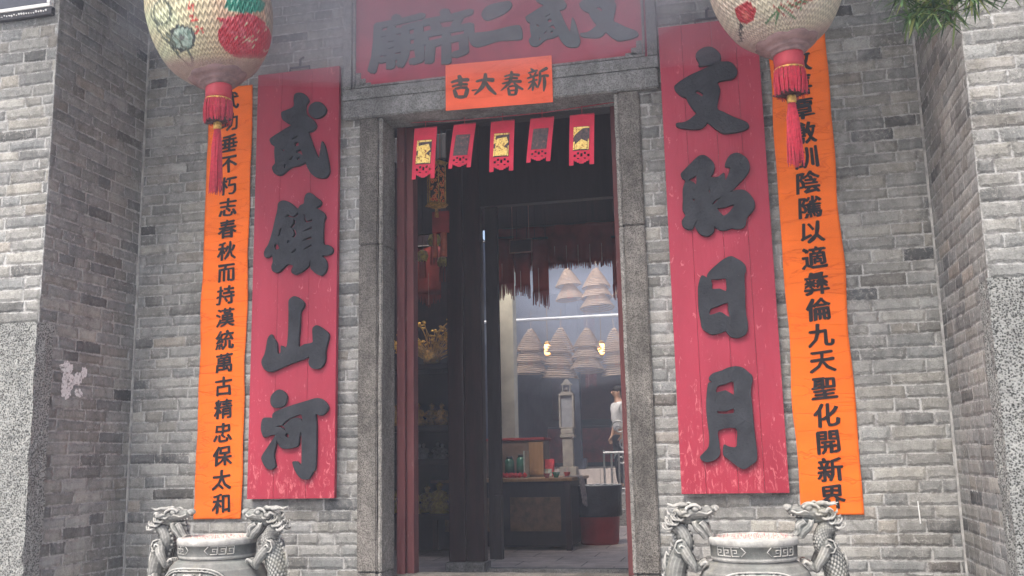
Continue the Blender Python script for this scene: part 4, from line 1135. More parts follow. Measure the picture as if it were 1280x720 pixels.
def burner(loc, rz, label):
    t = thing('incense_burner', label, 'incense burner', loc, rz, group='carved stone incense burners flanking the door')
    z0 = loc[2]
    b = bmesh.new()
    lathe(b, [(.02, .10), (.17, .10), (.215, .14), (.262, .22), (.292, .32), (.300, .40), (.290, .465), (.262, .525), (.228, .560), (.208, .572), (.200, .580)], n=96)
    # carved cartouches: raised outline, then knots of relief inside
    def on(th, z, off):
        pr = [(.215, .14), (.262, .22), (.292, .32), (.300, .40), (.294, .465), (.272, .525), (.243, .560)]
        for (r0, a0), (r1, a1) in zip(pr, pr[1:]):
            if a0 <= z <= a1:
                r = r0 + (r1 - r0) * (z - a0) / (a1 - a0); return ((r + off) * math.cos(th), (r + off) * math.sin(th), z)
        return ((.30 + off) * math.cos(th), (.30 + off) * math.sin(th), z)
    r_ = random.Random(4)
    for c0 in (-math.pi / 2, math.pi / 2):
        out = [on(c0 + .80 * math.copysign(abs(math.cos(q)) ** .6, math.cos(q)), .385 + .155 * math.copysign(abs(math.sin(q)) ** .7, math.sin(q)), .002) for q in [i * 2 * math.pi / 60 for i in range(61)]]
        tube(b, out, .006, 6)
        out = [on(c0 + .75 * math.copysign(abs(math.cos(q)) ** .6, math.cos(q)), .385 + .142 * math.copysign(abs(math.sin(q)) ** .7, math.sin(q)), .001) for q in [i * 2 * math.pi / 60 for i in range(61)]]
        tube(b, out, .0035, 5)
        for k in range(110):       # winding beast, clouds and leaves as worm-like ridges
            a0 = c0 + r_.uniform(-.62, .62); zz = .385 + r_.uniform(-.11, .12)
            dr = r_.uniform(0, 6.28); pts = []
            for q in range(6):
                dr += r_.uniform(-.9, .9)
                a0 += .045 * math.cos(dr); zz += .013 * math.sin(dr)
                if abs(a0 - c0) < .70 and .25 < zz < .515: pts.append(on(a0, zz, .003))
            if len(pts) > 2: tube(b, pts, [.010 - .0015 * i for i in range(len(pts))], 6)
        tube(b, [on(c0 - .62 + .16 * q, .40 + .05 * math.sin(q * 1.3), .008) for q in range(9)], [.012, .016, .018, .018, .016, .016, .017, .015, .010], 8)
        ball(b, on(c0 + .04, .495, .008), .026, 1.2, .8, .8)
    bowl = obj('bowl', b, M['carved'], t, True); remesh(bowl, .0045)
    b = bmesh.new()
    lathe(b, [(.198, .576), (.212, .580), (.217, .592), (.215, .600), (.217, .650), (.223, .658), (.225, .680), (.221, .690), (.208, .694), (.198, .688), (.192, .655)], n=96, cap=False)
    # key-fret on the rim, broken by pointed blank panels
    def rp(th, z): return (.2175 * math.cos(th), .2175 * math.sin(th), z)
    for c0 in (-math.pi / 2, math.pi / 2):
        for s in (-1, 1):
            base = c0 + s * .34
            tube(b, [rp(base, .608), rp(base + s * -.10, .630), rp(base, .652)], .0030, 5)
            for k in range(3):
                a0 = base + s * (.05 + .21 * k)
                q = [(0, .609), (.17, .609), (.17, .638), (.06, .638), (.06, .624), (.12, .624)]
                tube(b, [rp(a0 + s * x, z) for x, z in q], .0028, 5)
                tube(b, [rp(a0 + s * x, z) for x, z in ((0, .652), (.19, .652), (.19, .612))], .0028, 5)
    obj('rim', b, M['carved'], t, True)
    b = bmesh.new(); g = []
    for j in range(15):
        g.append([b.verts.new((.195 * j / 14 * math.cos(a_), .195 * j / 14 * math.sin(a_), .683 + .010 * mnoise.noise(Vector((j * math.cos(a_) * .8, j * math.sin(a_) * .8, 3))) + .004 * r_.random())) for a_ in [2 * math.pi * k / 60 for k in range(60)]])
    for j in range(14):
        for k in range(60):
            try: b.faces.new((g[j][k], g[j][(k + 1) % 60], g[j + 1][(k + 1) % 60], g[j + 1][k]))
            except ValueError: pass
    bmesh.ops.remove_doubles(b, verts=b.verts[:], dist=1e-4)
    obj('ash', b, M['sand'], t, True)
    b = bmesh.new()
    for k in range(120):
        a_ = r_.uniform(0, 6.28); q = .185 * math.sqrt(r_.random()); l = r_.uniform(.002, .014)
        x, y = q * math.cos(a_), q * math.sin(a_)
        tube(b, [(x, y, .68), (x + r_.uniform(-.006, .006), y + r_.uniform(-.006, .006), .688 + l)], .0012, 4)
    o = obj('incense_stubs', b, M['stub'], t); o['kind'] = 'stuff'
    d1 = dragon(t)
    d2 = d1.copy(); link(d2, t); d2.rotation_euler = (0, 0, math.pi)
    for k in range(3):
        a_ = -math.pi / 2 + 2 * math.pi * k / 3; b = bmesh.new()
        tube(b, [(.19 * math.cos(a_), .19 * math.sin(a_), .17), (.22 * math.cos(a_), .22 * math.sin(a_), .09), (.205 * math.cos(a_), .205 * math.sin(a_), .0)], [.05, .045, .055], 14)
        obj('foot', b, M['carved'], t, True)
    return t
def plinth(x, y, label):
    b = bmesh.new()
    box(b, -.36, .36, -.36, .36, 0, .10, 0, .01); box(b, -.30, .30, -.30, .30, .10, .34, 0, .008); box(b, -.35, .35, -.35, .35, .34, .40, 0, .01)
    o = obj('stone_plinth', b, M['paving']); o.location = (x, y, GZ); o['group'] = 'stone plinths under the incense burners'
    return tag(o, label, 'plinth')
burner((-1.512, -.80, .0), math.radians(-3), 'carved grey stone incense burner with two dragon handles, below the left red board')
burner((1.508, -.80, -.004), math.radians(3), 'carved grey stone incense burner with two dragon handles, below the right red board')
plinth(-1.512, -.80, 'square stone plinth under the left incense burner'); plinth(1.508, -.80, 'square stone plinth under the right incense burner')

# ================================================================== SIGN on the left pier
t = thing('framed_sign', 'black framed sign with white edge and beaded lower moulding, high on the left brick pier', 'sign', (-3.25, -.971, 4.025))
b = bmesh.new(); box(b, -.52, .50, -.030, -.002, .045, .80); obj('panel', b, simple('black_gloss_panel', (.03, .035, .05), .2, .2, 6, spec=.6), t)
b = bmesh.new()
box(b, -.55, .536, -.045, -.003, .030, .052, 0, .003); box(b, .512, .536, -.045, -.003, .055, .80, 0, .003); box(b, -.55, -.526, -.045, -.003, .055, .80, 0, .003); box(b, -.55, .536, -.045, -.003, .803, .825, 0, .003)
obj('frame', b, M['white'], t)
b = bmesh.new(); box(b, -.56, .545, -.035, -.003, -.022, .028); obj('moulding', b, M['iron'], t)
b = bmesh.new()
r_ = random.Random(3)
for i in range(58): ball(b, (-.55 + .0185 * i, -.037, .002 + r_.uniform(-.004, .004)), r_.choice((.0055, .0075, .004)), 1, 1, 1, 8, 5)
obj('beading', b, M['white'], t)

# ================================================================== TREE whose bough hangs in at the upper right
t = thing('conifer_tree', 'green needle-leaved tree bough hanging in over the right brick pier', 'tree', (4.3, -3.4, GZ))
base = Vector((4.3, -3.4, GZ))
b = bmesh.new()
tube(b, spline([(0, 0, 0), (.05, .05, 1.6), (-.05, 0, 3.0), (.05, .05, 4.6), (.1, 0, 6.0)], False, 4), [.13 - .005 * i for i in range(17)], 12)
obj('trunk', b, M['bark'], t, True)
r_ = random.Random(12)
tips = []
b = bmesh.new()
def L_(p): return Vector(p) - base
bough = spline([(4.27, -3.4, 2.75), (3.7, -3.0, 3.15), (3.1, -2.7, 3.22), (2.72, -2.4, 3.12), (2.42, -2.2, 2.96)], False, 6)
tube(b, [L_(p) for p in bough], [.045 - .0015 * i for i in range(len(bough))], 8)
clusters = [(2.368, -2.2, 2.755), (2.235, -2.2, 2.78), (2.30, -2.25, 2.77), (2.44, -2.25, 2.80), (2.307, -2.15, 2.83), (2.193, -2.2, 2.86), (2.450, -2.2, 2.84), (2.553, -2.2, 2.88), (2.622, -2.25, 2.85), (2.72, -2.25, 2.86), (2.417, -2.1, 2.92), (2.272, -2.2, 2.93), (2.34, -2.3, 2.85), (2.30, -2.0, 3.0), (2.52, -2.0, 3.02), (2.82, -2.3, 3.02), (2.18, -2.15, 3.0), (2.9, -2.5, 3.12), (2.6, -2.4, 3.08), (3.05, -2.7, 3.06), (3.3, -2.8, 3.18)]
for c in clusters:
    near = min(bough, key=lambda p: (Vector(p) - Vector(c)).length + (0.15 if p[0] < c[0] - .2 else 0))
    mid = (Vector(near) + Vector(c)) / 2 + Vector((0, 0, .02))
    tube(b, [L_(near), L_(mid), L_(c)], [.008, .005, .003], 6)
obj('branch', b, M['bark'], t, True)
b = bmesh.new(); cl = b.loops.layers.float_color.new('tone')
def leaf(p, d, L, W, tone):
    d = d.normalized(); s = d.cross(Vector((0, 0, 1)));
    if s.length < .05: s = Vector((1, 0, 0))
    s = (s.normalized() + Vector((r_.uniform(-.4, .4), r_.uniform(-.4, .4), r_.uniform(-.4, .4)))).normalized(); s = (s - d * s.dot(d)).normalized()
    dn = Vector((0, 0, -1)) * L * .10; nn = d.cross(s) * .0012
    ring = [(0, .3), (.25, 1), (.6, .9), (.85, .5), (1, .04)]
    A_, B_, C_ = [], [], []
    for (q, w_) in ring:
        c = p + d * L * q + dn * q * q
        A_.append(b.verts.new(c + s * W * w_)); B_.append(b.verts.new(c - nn)); C_.append(b.verts.new(c - s * W * w_))
    for i in range(4):
        for X, Y in ((A_, B_), (B_, C_)):
            f = b.faces.new((X[i], X[i + 1], Y[i + 1], Y[i]))
            for lp in f.loops: lp[cl] = (tone, 0, 0, 1)
for ci, c in enumerate(clusters):
    c = Vector(c)
    for k in range(46):
        th = r_.uniform(0, 6.283); ph = r_.uniform(-.9, 1.1)
        d = Vector((math.cos(th) * math.cos(ph), math.sin(th) * math.cos(ph), -math.sin(ph) * .8 - .05))
        p = L_(c) + Vector((r_.uniform(-.02, .02), r_.uniform(-.02, .02), r_.uniform(-.01, .05)))
        leaf(p, d, r_.uniform(.075, .135), r_.uniform(.0036, .0056), min(1, max(0, r_.gauss(.5, .25))))
for k in range(900):    # crown above, out of the picture
    c = Vector((r_.gauss(4.3, .7), r_.gauss(-3.4, .7), r_.uniform(4.2, 6.2))) - base
    d = Vector((r_.gauss(0, 1), r_.gauss(0, 1), r_.gauss(0, .6)))
    leaf(c, d, .14, .012, r_.random())
obj('foliage', b, M['leaf'], t)

# thin pale stick wedged in the brickwork
b = bmesh.new(); tube(b, [(2.443, -.006, .815), (2.447, -.006, .690)], .0035, 6)
tag(obj('nail', b, M['white']), 'thin pale rod fixed upright in the brickwork right of the right banner', 'rod')
# a patch of torn white paper on the left side wall
b = bmesh.new()
r_ = random.Random(9)
for (y, z, a_, c_) in ((-.68, 1.73, .085, .05), (-.66, 1.65, .09, .07), (-.57, 1.67, .05, .05), (-.52, 1.71, .035, .05), (-.68, 1.57, .06, .055), (-.56, 1.575, .05, .035)):
    vs = []
    for k in range(26):
        q = 2 * math.pi * k / 26; rr = 1 + .35 * mnoise.noise(Vector((math.cos(q) * 2, math.sin(q) * 2, y * 30))) + r_.uniform(-.12, .12)
        vs.append(b.verts.new((WL + .0024, y - .01 + .8 * a_ * math.cos(q) * rr, z + .8 * c_ * math.sin(q) * rr)))
    b.faces.new(vs)
# keep the pieces from lying in one plane
for i, f in enumerate(b.faces):
    for v in f.verts: v.co.x += .0007 * i
k = NT('torn_white_paper'); a_ = k.mr(k.noise(42, 5, .7), .38, .48)
m_ = k.done(k.ramp(k.noise(60, 4), [(.3, (.66, .66, .65)), (.7, (.84, .84, .83))]), .9); k.t.links.new(a_, k.b.inputs['Alpha'])
tag(obj('torn_paper', b, m_), 'scraps of torn whitish paper stuck on the left side brick wall', 'paper scraps')

# ================================================================== INSIDE THE DOORWAY
# timber frame just behind the granite
b = bmesh.new(); box(b, -.800, -.742, .26, .40, .36, 3.60, 0, .006); tp('door_post', b, M['wood_red'])
b = bmesh.new(); box(b, -.740, -.690, .30, .40, .36, 3.60, 0, .004); tp('door_post', b, M['wood_red'])
b = bmesh.new(); box(b, .742, .800, .26, .40, .36, 3.60, 0, .006); tp('door_post', b, M['wood_red'])
b = bmesh.new(); box(b, -.80, .80, .25, .42, 3.47, 3.64, 0, .006); tp('door_head', b, M['wood_black'])
# hall: side walls, ceiling, tie beams
b = bmesh.new()
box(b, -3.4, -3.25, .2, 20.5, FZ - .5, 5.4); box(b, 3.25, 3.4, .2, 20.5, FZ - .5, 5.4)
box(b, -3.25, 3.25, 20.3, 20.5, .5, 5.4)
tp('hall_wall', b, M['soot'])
b = bmesh.new(); box(b, -3.4, 3.4, .202, 2.5, 5.0, 5.12)
tp('hall_roof', b, M['wood_black'])
b = bmesh.new(); box(b, -3.4, 3.4, 3.5, 5.6, 5.0, 5.12); tp('hall_roof', b, M['wood_black'])  # gap before this slab added so daylight reaches the floor and table
b = bmesh.new(); box(b, -3.4, 3.4, 12.6, 20.5, 5.0, 5.12); box(b, -3.4, 3.4, 12.6, 12.75, 4.3, 4.998)
tp('rear_hall_roof', b, M['wood_black'])
b = bmesh.new(); box(b, -3.25, 3.25, 5.06, 5.12, 3.86, 4.99)
tp('sky_block_panel', b, M['wood_dark'])  # dark panel added to shut out the bright sky above the valance
b = bmesh.new()
for y in (3.7, 5.3): box(b, -3.25, 3.25, y, y + .2, 4.35, 4.65, 0, .02)
for x in (-2.6, -1.3, 0, 1.3, 2.6):
    tube(b, [(x, .3, 4.85), (x, 5.5, 4.85)], .09, 10)
tp('roof_beam', b, M['wood_black'])
b = bmesh.new(); box(b, -3.25, -1.95, 6.3, 6.4, FZ, 4.99); tp('dark_block_partition', b, M['wood_dark'])  # dark partition added where the lit side wall showed too bright
# inner screen: column on a stone base, half-folded door board, header, threshold
b = bmesh.new(); box(b, -.945, -.80, 1.93, 2.10, .262, 4.6, 0, .012); tp('screen_post', b, M['wood_dark'])
b = bmesh.new(); box(b, -.798, -.645, 1.96, 2.08, .262, 4.6, 0, .008); tp('screen_post', b, M['wood_dark'])
b = bmesh.new(); box(b, -.97, -.63, 1.90, 2.13, FZ, .26, 0, .012); tp('post_base', b, M['lintel'])
b = bmesh.new(); box(b, -.615, -.500, 2.02, 2.06, .275, 4.2, 0, .004); tp('door_leaf', b, M['wood_black'])
b = bmesh.new(); box(b, -.56, -.50, 1.975, 2.018, .277, .80, 0, .004); tp('door_leaf_rail', b, M['wood_black'])
b = bmesh.new(); box(b, -.625, 1.9, 1.95, 2.09, FZ, .206, 0, .01); tp('screen_sill', b, M['lintel'])
b = bmesh.new(); box(b, -.943, 3.25, 1.97, 2.07, 3.30, 4.6, 0, .01); tp('screen_header', b, M['wood_black'])
b = bmesh.new(); box(b, 1.25, 3.25, 1.97, 2.07, .21, 3.298, 0, .01); tp('screen_leaf', b, M['wood_black'])
# sunlit column at the courtyard's edge, and others of its row
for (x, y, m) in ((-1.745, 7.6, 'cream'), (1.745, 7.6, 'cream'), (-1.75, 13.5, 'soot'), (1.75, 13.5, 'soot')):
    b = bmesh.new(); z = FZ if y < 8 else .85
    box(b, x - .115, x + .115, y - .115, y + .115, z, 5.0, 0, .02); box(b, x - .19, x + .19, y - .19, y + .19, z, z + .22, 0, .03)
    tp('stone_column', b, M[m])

# ---- little palace lantern and strips just inside, at the upper left
t = thing('palace_lantern', 'small patterned red and gold palace lantern hanging just inside the doorway at upper left', 'lantern', (-.80, 1.2, 3.34))
b = bmesh.new()
for k in range(6):
    a_ = k * math.pi / 3; tube(b, [(.075 * math.cos(a_), .075 * math.sin(a_), -.20), (.075 * math.cos(a_), .075 * math.sin(a_), .12)], .006, 5)
lathe(b, [(.085, .12), (.10, .14), (.03, .17)], n=6); lathe(b, [(.03, -.235), (.10, -.215), (.085, -.20)], n=6)
obj('frame', b, M['gilt'], t)
k = NT('patterned_lantern_panel'); c_ = k.ramp(k.vor(38), [(.2, (.55, .05, .02)), (.45, (.85, .33, .10)), (.6, (.05, .03, .02))]); m_ = k.done(c_, .5)
b = bmesh.new(); lathe(b, [(.068, -.195), (.068, .115)], n=6, cap=False); obj('panel', b, m_, t)
b = bmesh.new(); tube(b, [(0, 0, .17), (0, 0, 1.66)], .003, 5); obj('cord', b, M['iron'], t)
b = bmesh.new()
for k in range(9): tube(b, [(.01 * math.cos(k), .01 * math.sin(k), -.235), (.014 * math.cos(k), .014 * math.sin(k), -.31)], .003, 4)
obj('tassel', b, M['gilt'], t)
t = thing('incense_packet', 'red cloth hanging with two long orange paper tubes below the small palace lantern', 'hanging', (-.80, 1.30, 3.05))
b = bmesh.new(); box(b, -.065, .075, -.02, .01, -.13, .05, 0, .005); tube(b, [(0, 0, .05), (0, 0, 1.9)], .003, 5); obj('cloth', b, M['red_cloth'], t)
for x in (-.045, .030):
    b = bmesh.new(); tube(b, [(x, -.01, -.132), (x, -.01, -.33)], .027 if x > 0 else .018, 10); obj('paper_tube', b, simple('orange_paper_tube', (.40, .10, .05), .7, .2), t)

# ---- shelves of offerings down the left side of the hall
t = thing('offering_shelf', 'dark wooden shelf unit along the left wall of the hall, crowded with gilded figures', 'shelf', (-2.2, 4.1, FZ))
SX0, SX1, SY0, SY1 = -.75, .75, -.35, .35
for z in (.42, .98, 1.33, 1.98):
    b = bmesh.new(); box(b, SX0, SX1, SY0, SY1, z - .035, z); box(b, SX0, SX1, SY0 - .03, SY0 - .002, z - .05, z + .012, 0, .004)
    obj('shelf', b, M['wood_black'], t)
for x in (SX0 - .04, SX1):
    b = bmesh.new(); box(b, x, x + .038, SY0, SY1, 0, 2.2); obj('side_panel', b, M['wood_black'], t)
b = bmesh.new(); box(b, SX0, SX1, SY1 + .002, SY1 + .02, 0, 2.2); obj('back_panel', b, M['wood_black'], t)
def figurine(h, mat, label, seat=True):
    o = thing('figurine', label, 'figurine', (0, 0, 0), group='gilded figures on the hall shelves')
    b = bmesh.new()
    lathe(b, [(.30 * h, 0), (.32 * h, .06 * h), (.25 * h, .12 * h), (.30 * h, .16 * h), (.33 * h, .26 * h), (.22 * h, .40 * h), (.21 * h, .55 * h), (.24 * h, .66 * h), (.18 * h, .72 * h), (.06 * h, .76 * h), (.02 * h, .78 * h)], n=14, wob=lambda t_, z: 1 + .12 * math.sin(t_ * 5 + z * 40))
    for s in (-1, 1): tube(b, spline([(s * .21 * h, 0, .66 * h), (s * .30 * h, -.10 * h, .50 * h), (s * .10 * h, -.26 * h, .46 * h)], False, 3), .06 * h, 7)
    obj('robe', b, mat, o, True)
    b = bmesh.new(); ball(b, (0, -.01 * h, .84 * h), .10 * h, .9, .9, 1.1); lathe(b, [(.11 * h, .88 * h), (.12 * h, .93 * h), (.05 * h, 1.0 * h), (.01 * h, 1.03 * h)], n=12)
    for s in (-1, 1): ball(b, (s * .05 * h, -.09 * h, .86 * h), .018 * h, 1, 1, 1, 6, 4)
    obj('head', b, mat, o, True)
    return o
M['dim_gold'] = simple('dim_gold_leaf', (.92, .56, .14), .4, .5, 35, metal=.0, bump=.012, bscale=60)
M['amber'] = simple('amber_resin', (.78, .38, .11), .4, .6, 35, bump=.012, bscale=60)
M['pewter'] = simple('pewter', (.42, .42, .42), .4, .5, 35, metal=.4, bump=.01)
fg = figurine(.30, M['dim_gold'], 'x'); fa = figurine(.26, M['amber'], 'x'); fs_ = figurine(.17, M['pewter'], 'x')
first = {id(fg): True, id(fa): True, id(fs_): True}
rows = ((fg, .42, 5, .30, 'large gilded seated figure'), (fs_, .98, 7, .2, 'small dull metal figure'), (fa, 1.33, 6, .27, 'amber coloured seated figure'))
for (proto, z, n, h_, lab) in rows:
    for j, yy in enumerate((-.18, .12)):
        for i in range(n):
            o = proto if first[id(proto)] else copy_tree(proto); first[id(proto)] = False
            x = -2.2 + SX0 + .12 + (SX1 - SX0 - .24) * (i + .25 * j) / (n - .75)
            o.location = (x + U(-.02, .02), 4.1 + yy, FZ + z + (.0))
            o.scale = [U(.92, 1.12)] * 3; o.rotation_euler.z = U(-.3, .3)
            nth = ('leftmost', 'second from the left', 'third from the left', 'fourth from the left', 'fifth from the left', 'sixth from the left', 'seventh from the left')[i]
            o['label'] = lab + ', ' + nth + (' in front' if j == 0 else ' at the back') + ' of the ' + {.42: 'lowest', .98: 'second', 1.33: 'third'}[z] + ' hall shelf'
# gilded spray of flowers on the top shelf
t = thing('gilt_flower_spray', 'gilded spray of paper flowers and streamers fanning out on the top hall shelf', 'ornament', (-1.75, 4.0, FZ + 1.98))
r_ = random.Random(21)
b = bmesh.new(); b2 = bmesh.new()
for k in range(80):
    a_ = r_.uniform(-1.3, 1.3); q = r_.uniform(.18, .52)
    p = Vector((q * math.sin(a_), r_.uniform(-.1, .1), .08 + q * abs(math.cos(a_)) * .9))
    tube(b, spline([(0, 0, 0), (p.x * .4, p.y, p.z * .7), tuple(p)], False, 3), .004, 4)
    for m in range(3): ball(b2, p + Vector((r_.uniform(-.03, .03), r_.uniform(-.03, .03), r_.uniform(-.03, .03))), .016, 1.3, .5, .8, 6, 4)
obj('stem', b, M['gilt'], t); obj('blossom', b2, M['gold'], t)
b = bmesh.new(); lathe(b, [(.05, 0), (.09, .05), (.10, .11), (.06, .16), (.07, .18)], n=20); obj('vase', b, M['amber'], t, True)

# ---- hanging valance and pennants across the hall
M['red_hang'] = simple('smoke_darkened_crimson_cloth', (.24, .035, .028), .9, .4, 4)
def hang_cloth(x0, x1, z0, z1, y, label, seed, scallop=.10, fr=.16):
    t = thing('fringed_hanging', label, 'hanging', ((x0 + x1) / 2, y, z1), group='dark red fringed hangings across the hall')
    cx = (x0 + x1) / 2; r_ = random.Random(seed)
    b = bmesh.new(); n = max(8, int((x1 - x0) * 60)); g = []
    for j in range(9):
        row = []
        for i in range(n + 1):
            x = x0 + (x1 - x0) * i / n
            zz = (z1 - z0) * j / 8
            row.append(b.verts.new((x - cx, .018 * math.sin(x * 40 + seed) * (j / 8) + .01 * math.sin(x * 17), -zz)))
        g.append(row)
    for j in range(8):
        for i in range(n): b.faces.new((g[j][i], g[j][i + 1], g[j + 1][i + 1], g[j + 1][i]))
    r2 = bmesh.ops.extrude_face_region(b, geom=b.faces[:])
    for v in [q for q in r2['geom'] if isinstance(q, bmesh.types.BMVert)]: v.co.y += .006
    obj('cloth', b, M['red_hang'], t, True)
    b = bmesh.new(); x = x0; phase = r_.uniform(0, 3)
    while x < x1:
        l = fr * (.55 + .45 * abs(math.sin(x * 14 + phase))) + r_.uniform(-.03, .02)
        y_ = .018 * math.sin(x * 40 + seed)
        tube(b, [(x - cx, y_, -(z1 - z0) + .01), (x - cx + r_.uniform(-.006, .006), y_, -(z1 - z0) - l)], [.006, .004], 4)
        x += .011
    obj('fringe', b, M['red_hang'], t)
    b = bmesh.new()
    for i in range(int((x1 - x0) / .14)):
        xx = x0 + .07 + .14 * i - cx
        tube(b, [(xx, -.012, -(z1 - z0) * .55), (xx, -.014, -(z1 - z0) - fr * .9)], .005, 4)
    obj('trim_cord', b, simple('pale_pink_cord', (.50, .28, .25), .7, .2), t)
    b = bmesh.new(); tube(b, [(x0 - cx, .003, .008), (x1 - cx, .003, .008)], .014, 6); tube(b, [(x0 - cx + .03, .003, .01), (x0 - cx + .03, .003, 4.95 - z1)], .003, 4); tube(b, [(x1 - cx - .03, .003, .01), (x1 - cx - .03, .003, 4.95 - z1)], .003, 4); obj('rod', b, M['wood_dark'], t)
    return t
hang_cloth(-1.30, .45, 3.36, 3.83, 5.0, 'long dark red fringed valance stretched across the dim hall', 1, fr=.07)
hang_cloth(-1.235, -1.02, 3.14, 3.70, 4.94, 'dark red fringed pennant, leftmost in front of the cream column', 2, fr=.20)
hang_cloth(-1.00, -.82, 3.10, 3.50, 4.90, 'dark red fringed pennant, between the leftmost and the longest one', 3, fr=.14)
hang_cloth(-.79, -.60, 3.02, 3.66, 4.93, 'dark red fringed pennant that hangs lowest, beside the bright courtyard opening', 4, fr=.20)
hang_cloth(.155, .30, 3.05, 3.62, 4.95, 'dark red fringed pennant next to the right door post', 5, fr=.16)
hang_cloth(-1.84, -1.50, 2.82, 3.34, 3.55, 'short dark red fringed hanging over the shelves at the left of the hall', 6, fr=.12)
for i, (x, z, s_) in enumerate(((-1.30, 3.20, 1.0), (-1.22, 2.98, .8), (-1.42, 3.05, .9))):
    t = thing('gilded_ornament', ('larger gilded tassel ornament hanging over the hall shelves, nearest the small palace lantern', 'smallest gilded tassel ornament hanging lowest over the hall shelves', 'gilded tassel ornament hanging between the two others, leftmost over the hall shelves')[i], 'ornament', (x, 2.7, z), group='gilded ornaments hanging at the left of the hall')
    b = bmesh.new(); lathe(b, [(.01, -.06 * s_), (.05 * s_, -.05 * s_), (.07 * s_, 0), (.05 * s_, .05 * s_), (.01, .07 * s_)], n=8, wob=lambda t_, z_: 1 + .2 * math.sin(t_ * 4)); obj('body', b, M['dim_gold'], t)
    b = bmesh.new()
    for k in range(14): tube(b, [(.03 * s_ * math.cos(k), .03 * s_ * math.sin(k), -.05 * s_), (.04 * s_ * math.cos(k), .04 * s_ * math.sin(k), -.24 * s_)], .004, 4)
    obj('tassel', b, M['red_hang'], t)
    b = bmesh.new(); tube(b, [(0, 0, .06 * s_), (0, 0, 4.98 - z)], .003, 4); obj('cord', b, M['iron'], t)
t = thing('name_board', 'small dark framed tablet hanging among the red pennants', 'tablet', (-.90, 4.80, 3.56))
b = bmesh.new(); box(b, -.125, .125, -.010, .01, -.07, .07); obj('panel', b, M['wood_dark'], t)
b = bmesh.new()
for (x0, x1, z0, z1) in ((-.14, .14, .072, .082), (-.14, .14, -.082, -.072), (-.14, -.128, -.07, .07), (.128, .14, -.07, .07)): box(b, x0, x1, -.018, .008, z0, z1)
tube(b, [(-.1, 0, .08), (-.1, 0, 1.4)], .003, 4); tube(b, [(.1, 0, .08), (.1, 0, 1.4)], .003, 4)
obj('frame', b, simple('pinkish_frame', (.40, .18, .16), .6, .2), t)

# ---- altar table in the hall
t = thing('offering_table', 'wooden table with pale yellow top and dark panelled front inside the hall', 'table', (-1.05, 5.0, FZ))
X0, X1, Y0, Y1 = -.85, .74, -.60, .62
b = bmesh.new(); box(b, X0, X1, Y0, Y1, .725, .760, 0, .006); obj('table_top', b, M['wood_warm'], t)
b = bmesh.new(); box(b, X0 + .03, X1 - .03, Y0 + .015, Y1 - .03, .04, .723); obj('body', b, M['wood_black'], t)
b = bmesh.new()
for i in range(2):
    x = X0 + .16 + .74 * i; box(b, x, x + .56, Y0 + .004, Y0 + .014, .20, .56, 0, .004)
obj('front_panel', b, simple('dim_gilt_panel', (.16, .10, .06), .6, .5, 14, bump=.01), t)
for (x, y) in ((X0 + .02, Y0 + .0), (X1 - .08, Y0 + .0), (X0 + .02, Y1 - .09), (X1 - .08, Y1 - .09)):
    b = bmesh.new(); box(b, x, x + .06, y - .004, y + .06, 0, .722, 0, .006); obj('leg', b, M['wood_dark'], t)
# striped cloth dropped over the right corner
b = bmesh.new(); g = []
for j in range(22):
    q = j / 21
    row = []
    for i in range(14):
        u_ = i / 13
        if q < .3: p = (-.45 + .165 * q / .3, 4.66 + .34 * u_, .8875 + FZ * 0)
        else: p = (-.285 + .045 * math.sin((q - .3) * 2.2) + .012 * math.sin(u_ * 14 + q * 6), 4.66 + .34 * u_ + .03 * q, .884 - .30 * (q - .3) / .7 - .05 * u_ * q)
        row.append(b.verts.new(p))
    g.append(row)
for j in range(21):
    for i in range(13): b.faces.new((g[j][i], g[j][i + 1], g[j + 1][i + 1], g[j + 1][i]))
r2 = bmesh.ops.extrude_face_region(b, geom=b.faces[:])
for v in [q for q in r2['geom'] if isinstance(q, bmesh.types.BMVert)]: v.co += Vector((.004, 0, .003))
k = NT('grey_striped_cloth'); c_ = k.ramp(k.noise(30, 3, stretch=(1, 6, 1)), [(.4, (.10, .09, .09)), (.6, (.42, .36, .34))])
tag(obj('cloth', b, k.done(c_, .9), None, True), 'grey striped cloth hanging over the right corner of the hall table', 'cloth')
# wooden box with red rim on the table, glass jars in front of it
t = thing('wooden_box', 'brown wooden box with red lip standing on the left of the hall table', 'box', (-1.08, 5.24, .88))
b = bmesh.new(); box(b, -.40, .335, -.20, .20, .0, .42, 0, .006); obj('body', b, simple('brown_box_wood', (.17, .11, .08), .6, .3, 10), t)
b = bmesh.new(); box(b, -.42, .355, -.22, .22, .422, .452, 0, .006); obj('lip', b, M['red_cloth'], t)
b = bmesh.new(); box(b, .17, .338, -.206, -.2005, .03, .40); obj('side_plate', b, M['wood_warm'], t)
def jar(x, y, r, h, m, label):
    t = thing('jar', label, 'jar', (x, y, .88), group='glass jars on the hall table')
    b = bmesh.new(); lathe(b, [(.01, 0), (r, .004), (r, h * .78), (r * .7, h * .88), (r * .6, h * .9)], n=20); obj('body', b, m, t, True)
    b = bmesh.new(); lathe(b, [(r * .64, h * .9), (r * .64, h), (.01, h)], n=20); obj('lid', b, M['iron'], t, True)
jar(-1.12, 4.93, .055, .24, M['green_glass'], 'dark green glass jar, left of the pair on the hall table')
jar(-.98, 4.94, .060, .26, M['green_glass'], 'dark green glass jar, right of the pair on the hall table')
t = thing('framed_glass_case', 'upright glass pane with pale edge beside the jars on the hall table', 'glass', (-.90, 4.84, .88))
b = bmesh.new(); box(b, -.012, .008, -.12, .12, .0, .30, 0, .003); obj('pane', b, simple('cloudy_glass', (.42, .48, .44), .2, .15, spec=.6), t)
